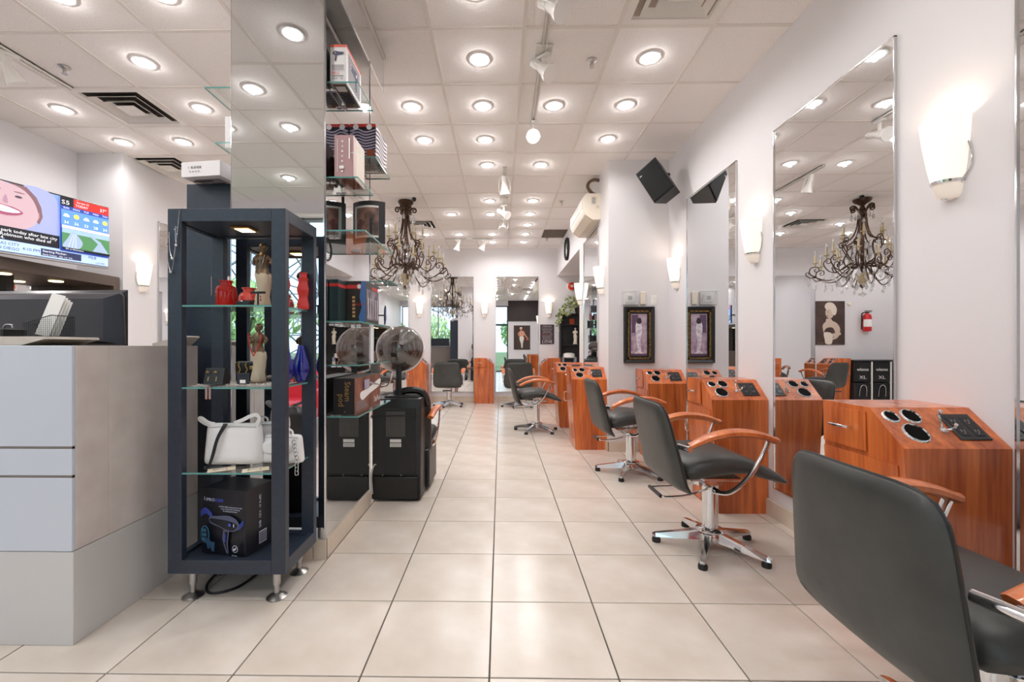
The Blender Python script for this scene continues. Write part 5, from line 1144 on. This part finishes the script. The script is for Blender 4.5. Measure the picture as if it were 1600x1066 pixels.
for k in range(4): MB().box((-.03+.006*k, -.01+.008*k, 0), (.022+.006*k, -.009+.008*k, .185-.006*k)).obj('sheet', M_PAPER, t, False)
t = thing('desk_phone', 'small black box and clip at the left end of the counter ledge', 'phone', (-2.10, 1.82, 1.2088))
MB().box((-.12, -.05, 0), (.04, .05, .035), .004).obj('body', M_BLACK, t, False); MB().tube([(.01, -.02, .036), (.02, -.02, .05), (.045, -.02, .05), (.05, -.02, .037)], .004, 6, 3).obj('clip', M_SILVER, t)
# ================================================================== TELEVISION AND HUTCH
tv = thing('television', 'wall mounted flat television showing a smiling face, weather and a motorway', 'television', (-3.765, 4.13, 2.21), 0, rot=(0, 0, 0))
ang = math.atan2(math.cos(.287), math.sin(.287))           # long axis runs into the room's depth
tv.rotation_euler = (0, 0, ang); TW, TH = 1.10, .585
MB().box((-TW, 0, -TH/2), (0, .035, TH/2), .004).obj('housing', M_BLACK, tv, False)
MB().box((-TW, -.004, -TH/2-.006), (0, .03, -TH/2+.010), .002).obj('lower_bezel', M_STEEL, tv, False)
MB().tube([(-.5, .03, 0), (-.45, .15, 0), (-.55, .30, 0)], .025, 8).box((-.65, .03, -.15), (-.4, .05, .15)).obj('wall_arm', M_BLACK, tv, False)
def scr(name, c, e=.72): return mat('screen_'+name, c, .3, emit=e)
s = Sheet(tv, (-TW+.012, -.0008, -TH/2+.014), FY); sw, sh = TW-.024, TH-.026
X = lambda f: sw*f
Y = lambda f: sh*f
s.rect('picture', 0, 0, sw, sh, scr('sky', (120, 150, 205)))
U = lambda f: sw*(f*.85+.165)
s.poly('picture_haze', blob([(X(.42), Y(.98)), (X(.62), Y(.98)), (X(.655), Y(.62)), (X(.64), Y(.34)), (X(.46), Y(.34))]), scr('haze', (150, 158, 200)))
s.poly('picture_hair', [(U(.22), Y(1.0)), (U(.34), Y(1.0)), (U(.41), Y(.88)), (U(.445), Y(.74)), (U(.455), Y(.60)), (U(.43), Y(.48)), (U(.405), Y(.52)), (U(.40), Y(.70)), (U(.33), Y(.86))], scr('hair', (120, 88, 96)))
s.poly('picture_ear', blob([(U(.40), Y(.62)), (U(.425), Y(.66)), (U(.43), Y(.58)), (U(.41), Y(.54))]), scr('ear', (170, 130, 142)))
s.poly('picture_face', blob([(U(.0), Y(.98)), (U(.26), Y(.98)), (U(.37), Y(.86)), (U(.42), Y(.66)), (U(.41), Y(.5)), (U(.36), Y(.40)), (U(.28), Y(.35)), (U(.14), Y(.36)), (U(.03), Y(.42)), (U(-.0), Y(.6))]), scr('skin', (186, 158, 166)))
s.poly('picture_blouse', blob([(U(0), Y(.34)), (U(0), Y(.47)), (U(.08), Y(.44)), (U(.16), Y(.37)), (U(.14), Y(.33))]), scr('blouse', (38, 76, 150)))
for cx in (.13, .285): s.oval('picture_eye', U(cx), Y(.82), X(.022), Y(.018), scr('eye', (70, 52, 66)), 14); s.oval('picture_brow', U(cx+.005), Y(.885), X(.034), Y(.010), scr('brow', (132, 100, 108)), 14)
s.poly('picture_nose', blob([(U(.18), Y(.72)), (U(.20), Y(.82)), (U(.215), Y(.72)), (U(.205), Y(.69))]), scr('nose', (166, 126, 146)))
s.poly('picture_lips', blob([(U(.10), Y(.66)), (U(.18), Y(.665)), (U(.26), Y(.65)), (U(.315), Y(.60)), (U(.28), Y(.55)), (U(.19), Y(.52)), (U(.12), Y(.55))]), scr('lips', (150, 74, 104)))
s.poly('picture_teeth', blob([(U(.115), Y(.645)), (U(.20), Y(.65)), (U(.295), Y(.605)), (U(.25), Y(.572)), (U(.16), Y(.57))]), scr('teeth', (226, 222, 234)))
s.rect('caption_band', 0, Y(.165), X(.655), Y(.36), scr('black', (14, 14, 24))); cw = scr('white', (236, 238, 246))
s.text('last night at the state park today after late city', X(.64), Y(.285), .036, cw, 'RIGHT'); s.text('we loved Steve Robinson who died of', X(.60), Y(.225), .036, cw, 'RIGHT'); s.text('4.', X(.305), Y(.175), .034, cw)
s.rect('ticker', 0, 0, sw, Y(.16), scr('ticker', (176, 200, 232))); nv = scr('navy', (44, 58, 110))
s.text('KANSAS CITY', X(.41), Y(.095), .032, nv, 'RIGHT'); s.text('SAN DIEGO', X(.41), Y(.03), .032, nv, 'RIGHT'); s.text('4:10 PM', X(.425), Y(.055), .034, nv)
s.rect('ticker_box', X(.535), Y(.02), X(.80), Y(.125), scr('tick2', (40, 48, 84))); s.text('Starting Pitcher:', X(.545), Y(.075), .026, cw); s.text('Randy Vasquez   (SD)  3-4  3.76', X(.545), Y(.03), .016, cw)
s.text('MLB', X(.85), Y(.085), .034, nv); s.text('1:37 PM', X(.90), Y(.015), .022, nv)
s.rect('side_panel', X(.655), Y(.14), sw, sh, scr('side', (40, 70, 160)))
s.rect('logo_block', X(.655), Y(.86), X(.745), sh, scr('black', (0, 0, 0))); s.text('S5', X(.662), Y(.885), .05, cw, sx=1.3)
s.rect('weather_head', X(.745), Y(.86), sw, sh, scr('red', (206, 46, 40))); s.text('Sun Jun 22', X(.765), Y(.945), .022, cw); s.text('37°', X(.93), Y(.90), .04, cw); s.text('TODAY', X(.755), Y(.885), .028, cw)
s.rect('weather_row', X(.66), Y(.56), X(.998), Y(.80), scr('wx', (92, 142, 216)))
yl, ys_ = scr('sun', (246, 206, 96)), scr('white', (0, 0, 0))
for k, (dn, tp, sun) in enumerate([('SUN', '34', 0), ('MON', '36', 1), ('TUE', '33', 0), ('WED', '28', 0), ('THU', '24', 1)]):
    cx = X(.693+.068*k); s.text(dn, cx, Y(.815), .022, cw, 'CENTER'); s.text(tp, cx, Y(.58), .036, cw, 'CENTER')
    if sun: s.oval('sun_icon', cx, Y(.715), .021, .021, yl, 14)
    else: s.poly('cloud_icon', blob([(cx-.02, Y(.69)), (cx-.015, Y(.725)), (cx+.002, Y(.74)), (cx+.018, Y(.72)), (cx+.022, Y(.69))]), scr('cloud', (206, 226, 206)))
s.rect('head_row', X(.66), Y(.505), X(.998), Y(.55), cw); s.text('TRAFFIC & WEATHER REPORT', X(.67), Y(.515), .019, scr('red', (0, 0, 0)))
s.rect('motorway', X(.66), Y(.20), X(.998), Y(.50), scr('field', (76, 128, 84))); s.rect('motorway_sky', X(.66), Y(.43), X(.998), Y(.50), scr('hazy', (150, 180, 196)))
s.poly('motorway_road', blob([(X(.665), Y(.205)), (X(.70), Y(.36)), (X(.72), Y(.44)), (X(.745), Y(.45)), (X(.78), Y(.38)), (X(.80), Y(.30)), (X(.77), Y(.205))]), scr('road', (150, 170, 196)))
s.poly('motorway_road', [(X(.87), Y(.205)), (X(.91), Y(.34)), (X(.84), Y(.46)), (X(.86), Y(.46)), (X(.93), Y(.38)), (X(.99), Y(.205))], scr('road', (0, 0, 0)))
for k in range(3): s.poly('lane_mark', [(X(.70+.025*k), Y(.21)), (X(.703+.025*k), Y(.21)), (X(.735+.008*k), Y(.43)), (X(.734+.008*k), Y(.43))], cw)
s.rect('motorway_caption', X(.66), Y(.165), X(.998), Y(.20), scr('black', (0, 0, 0))); s.text('401 at Hurontario', X(.68), Y(.17), .018, cw); s.text('Real time data provided by', X(.67), Y(.142), .015, nv)
# brown hutch
t = thing('wall_hutch', 'dark brown wall hutch with mirrored back under the television', 'cabinet', (-4.05, 2.4, 0))
M_HUT = mat('hutch_brown', (92, 78, 70), .4)
MB().box((-.45, .0, .0), (.0, .06, 1.90)).obj('stile', M_HUT, t, False); MB().box((-.45, 2.10, .0), (.0, 2.17, 1.90)).obj('stile', M_HUT, t, False)
MB().box((-.45, .06, 1.80), (.0, 2.10, 1.90)).obj('cornice', M_HUT, t, False); MB().box((-.45, .06, 0), (.0, 2.10, 1.0)).obj('lower_cabinet', M_HUT, t, False)
MB().box((-.46, .0, 1.0), (-.44, 2.17, 1.9)).obj('mirror_back', M_MIRROR, t, False)
for y in (.7, 1.4): MB().box((-.43, y-.03, 1.0), (-.30, y+.03, 1.8)).obj('divider', M_BLACK, t, False)
MB().box((-.44, .06, 1.42), (-.05, 2.10, 1.432)).obj('shelf', M_GLASS, t, False)
for y in (.9, 1.3, 1.75): MB().lathe([(1e-5, 1.792), (.05, 1.792), (.055, 1.80)], c=(-.25, y, 0), n=16).obj('hutch_light', mat('warm_lens', (0, 0, 0)), t)
# ================================================================== THINGS SEEN IN THE MIRRORS
t = thing('portrait_poster', 'brown toned poster of a woman holding flowers, seen in the right mirror', 'poster', (-3.16, YB, 1.655))
MB().box((-.30, -.02, -.455), (.30, -.001, .455), .002).obj('board', mat('poster_sepia', (84, 62, 56), .6, noise=(5, (60, 42, 38), .3, .7)), t, False)
s = Sheet(t, (-.30, -.0205, -.455), FY); sk = mat('sepia_skin', (206, 184, 168), .7); sh1, sh2 = mat('sepia_mid', (146, 118, 106), .7), mat('sepia_light', (226, 212, 198), .7)
s.poly('figure', blob([(.14, .16), (.10, .32), (.16, .44), (.26, .50), (.29, .54), (.38, .54), (.40, .48), (.46, .40), (.44, .26), (.40, .16), (.28, .10)]), sk)
s.poly('figure_dress', blob([(.20, .20), (.24, .34), (.34, .36), (.42, .30), (.42, .16), (.30, .12)]), MATS['poster_sepia'])
s.oval('figure_face', .32, .66, .085, .115, sk, a=-.15); s.poly('figure_hair', blob([(.20, .62), (.17, .74), (.24, .86), (.36, .88), (.42, .80), (.38, .73), (.30, .74), (.26, .64)]), sh2)
s.oval('figure_eye', .35, .68, .014, .008, MATS['poster_sepia'], 10); s.oval('figure_lips', .36, .60, .018, .010, MATS['poster_sepia'], 10); s.poly('figure_arm', blob([(.10, .20), (.12, .26), (.32, .22), (.42, .24), (.42, .20), (.3, .16)]), sk)
s.poly('bouquet', blob([(.28, .02), (.26, .20), (.34, .26), (.44, .24), (.42, .10), (.40, .02)]), sh2); s.rect('caption', .44, .03, .57, .04, sh1)
t = thing('fire_extinguisher', 'red fire extinguisher hanging on the back wall, seen in the right mirror', 'fire extinguisher', (-3.86, YB-.09, 1.47))
MB().lathe([(.03, .0), (.07, .01), (.075, .04), (.075, .30), (.06, .35), (.03, .37), (.025, .38)], n=20).obj('cylinder', mat('extinguisher_red', (204, 34, 38), .3), t)
MB().lathe([(.0765, .10), (.0765, .25)], n=20, a0=PI, a1=2*PI).obj('label', M_PAPER, t); MB().box((-.03, -.02, .38), (.03, .02, .41), .004).box((-.10, -.012, .42), (.05, .012, .435), .003).box((-.08, -.012, .40), (.02, .012, .41)).obj('valve_handle', M_BLACK, t, False)
MB().tube([(.03, 0, .40), (.10, 0, .38), (.11, 0, .30), (.095, 0, .22)], .011, 8, 5).obj('hose', M_BLACK, t); MB().box((-.05, .06, .05), (.05, .09, .33)).obj('bracket', M_BLACK, t, False)
t = thing('detector', 'small round cream detector on the back wall beside the sepia poster', 'detector', (-3.56, YB, 2.05)); MB().lathe([(.04, 0), (.04, .02), (.03, .03), (1e-5, .031)], n=18, M=R).obj('body', M_CREAM, t); MB().ball((0, -.028, 0), .010, n=8).obj('lens', M_WPLAS, t)
for k, x in enumerate((-3.475, -3.85, -4.225)):
    t = thing('trolley', ['black salon trolley with white lettering nearest the wooden cabinet, seen in mirrors', 'black salon trolley with white lettering under the fire extinguisher', 'black salon trolley with white lettering at the far left of the back wall'][k], 'trolley', (x, 8.95, 0), 0, 'black trolleys by the back wall')
    MB().box((-.165, -.2, .06), (.18, .2, .44), .01).obj('lower_drawer', M_BLACK, t, False); MB().box((-.165, -.2, .455), (.18, .2, .86), .01).obj('upper_drawer', M_BLACK, t, False); MB().box((-.183, -.21, .862), (.183, .21, .89), .006).obj('tray', M_BLACK, t, False)
    MB().box((-.19, -.205, .05), (-.165, .2, .86)).obj('rail', M_WPLAS, t, False); MB().tube([(-.07, -.203, .17), (-.06, -.215, .34), (0, -.22, .40), (.06, -.215, .34), (.07, -.203, .17)], .007, 6, 4).obj('handle', M_SILVER, t)
    text('lettering', 'wlanse', .085, WINK, t, (0, -.2012, .68), FY, 'CENTER', -1); text('lettering', 'XL', .09, WINK, t, (0, -.2012, .52), FY, 'CENTER', -1.3)
    for xx in (-.13, .13):
        for yy in (-.15, .15): MB().cyl((xx-.012, yy, .03), (xx+.012, yy, .03), .03, None, 12).obj('castor', M_BLACK, t)
t = thing('dancer_poster', 'tall brown poster of a dancing figure on the front wall, seen in a back mirror', 'poster', (.98, YF, 1.56), PI)
MB().box((-.37, -.02, -.55), (.37, -.001, .55), .002).obj('board', mat('poster_umber', (64, 48, 42), .6), t, False)
s = Sheet(t, (-.37, -.0205, -.55), FY); pk, pw_ = mat('poster_peach', (220, 158, 132), .7), mat('poster_ivory', (232, 222, 208), .7)
s.poly('dancer_legs', blob([(.34, .14), (.33, .30), (.28, .52), (.34, .62), (.46, .60), (.48, .46), (.42, .28), (.40, .10), (.36, .08)]), pw_); s.poly('dancer_top', blob([(.30, .62), (.26, .78), (.34, .86), (.46, .84), (.50, .74), (.46, .62)]), pk)
s.poly('dancer_arm', blob([(.48, .82), (.56, .72), (.50, .60), (.47, .60), (.53, .72), (.46, .80)]), pk); s.poly('dancer_arm', blob([(.28, .80), (.20, .66), (.12, .54), (.15, .52), (.24, .64), (.32, .76)]), pk)
s.oval('dancer_head', .42, .94, .05, .06, pk); s.poly('dancer_hair', blob([(.48, .96), (.44, 1.02), (.37, 1.01), (.36, .94), (.40, .98)]), pw_); s.oval('dancer_bag', .12, .48, .05, .06, mat('poster_coral', (200, 90, 72), .7))
t = thing('small_framed_print', 'small black framed print on the white front pier, seen in a back mirror', 'picture', (-1.17, YF, 1.9), PI)
frame_box(t, .46, .46, .03, .04, M_BLACK); MB().box((-.19, -.01, -.19), (.19, -.002, .19)).obj('print', mat('print_mono', (150, 146, 144), .6, noise=(9, (60, 58, 58), .35, .65)), t, False)
t = thing('red_armchair', 'red upholstered armchair by the front window, reflected in the column mirror', 'armchair', (-2.62, -.75, 0), PI/2)
M_REDL = mat('red_leather', (206, 44, 58), .35)
MB().cushion(.74, .66, .2, lambda u, v, w: (-.32+w-.10*v, u, .52+v), .35, 5).obj('backrest', M_REDL, t); MB().cushion(.62, .66, .2, lambda u, v, w: (u+.02, v, .40+w), .4, 5).obj('seat', M_REDL, t)
for s_ in (-1, 1): MB().cushion(.66, .46, .16, lambda u, v, w: (u+.0, s_*.37+w, .42+v), .4, 5).obj('armrest', M_REDL, t)
for x in (-.25, .28):
    for y in (-.28, .28): MB().cyl((x, y, 0), (x, y, .22), .018, .025, 10).obj('leg', M_STEEL, t)

t = thing('office_desk', 'wooden side desk by the front window, reflected in the back mirror', 'desk', (-3.85, -1.0, 0), 0)
MB().box((-.6, -.3, .72), (.6, .3, .75), .003).obj('desktop', M_OAK, t, False); MB().box((-.6, -.28, 0), (-.57, .28, .72)).obj('leg_panel', M_OAK, t, False); MB().box((.57, -.28, 0), (.6, .28, .72)).obj('leg_panel', M_OAK, t, False); MB().box((-.57, .25, .45), (.57, .27, .72)).obj('modesty_panel', M_ARM, t, False)
t = thing('computer_screen', 'dark computer screen on the side desk by the window, reflected in the back mirror', 'monitor', (-3.7, -1.0, .75), 0)
MB().box((-.28, -.02, .10), (.28, .02, .45), .006).obj('screen', M_BLACK, t, False); MB().cyl((0, 0, .01), (0, 0, .12), .025, None, 12).obj('stem', M_BLACK, t); MB().lathe([(.11, 0), (.11, .008), (.03, .014)], n=20).obj('base', M_BLACK, t)
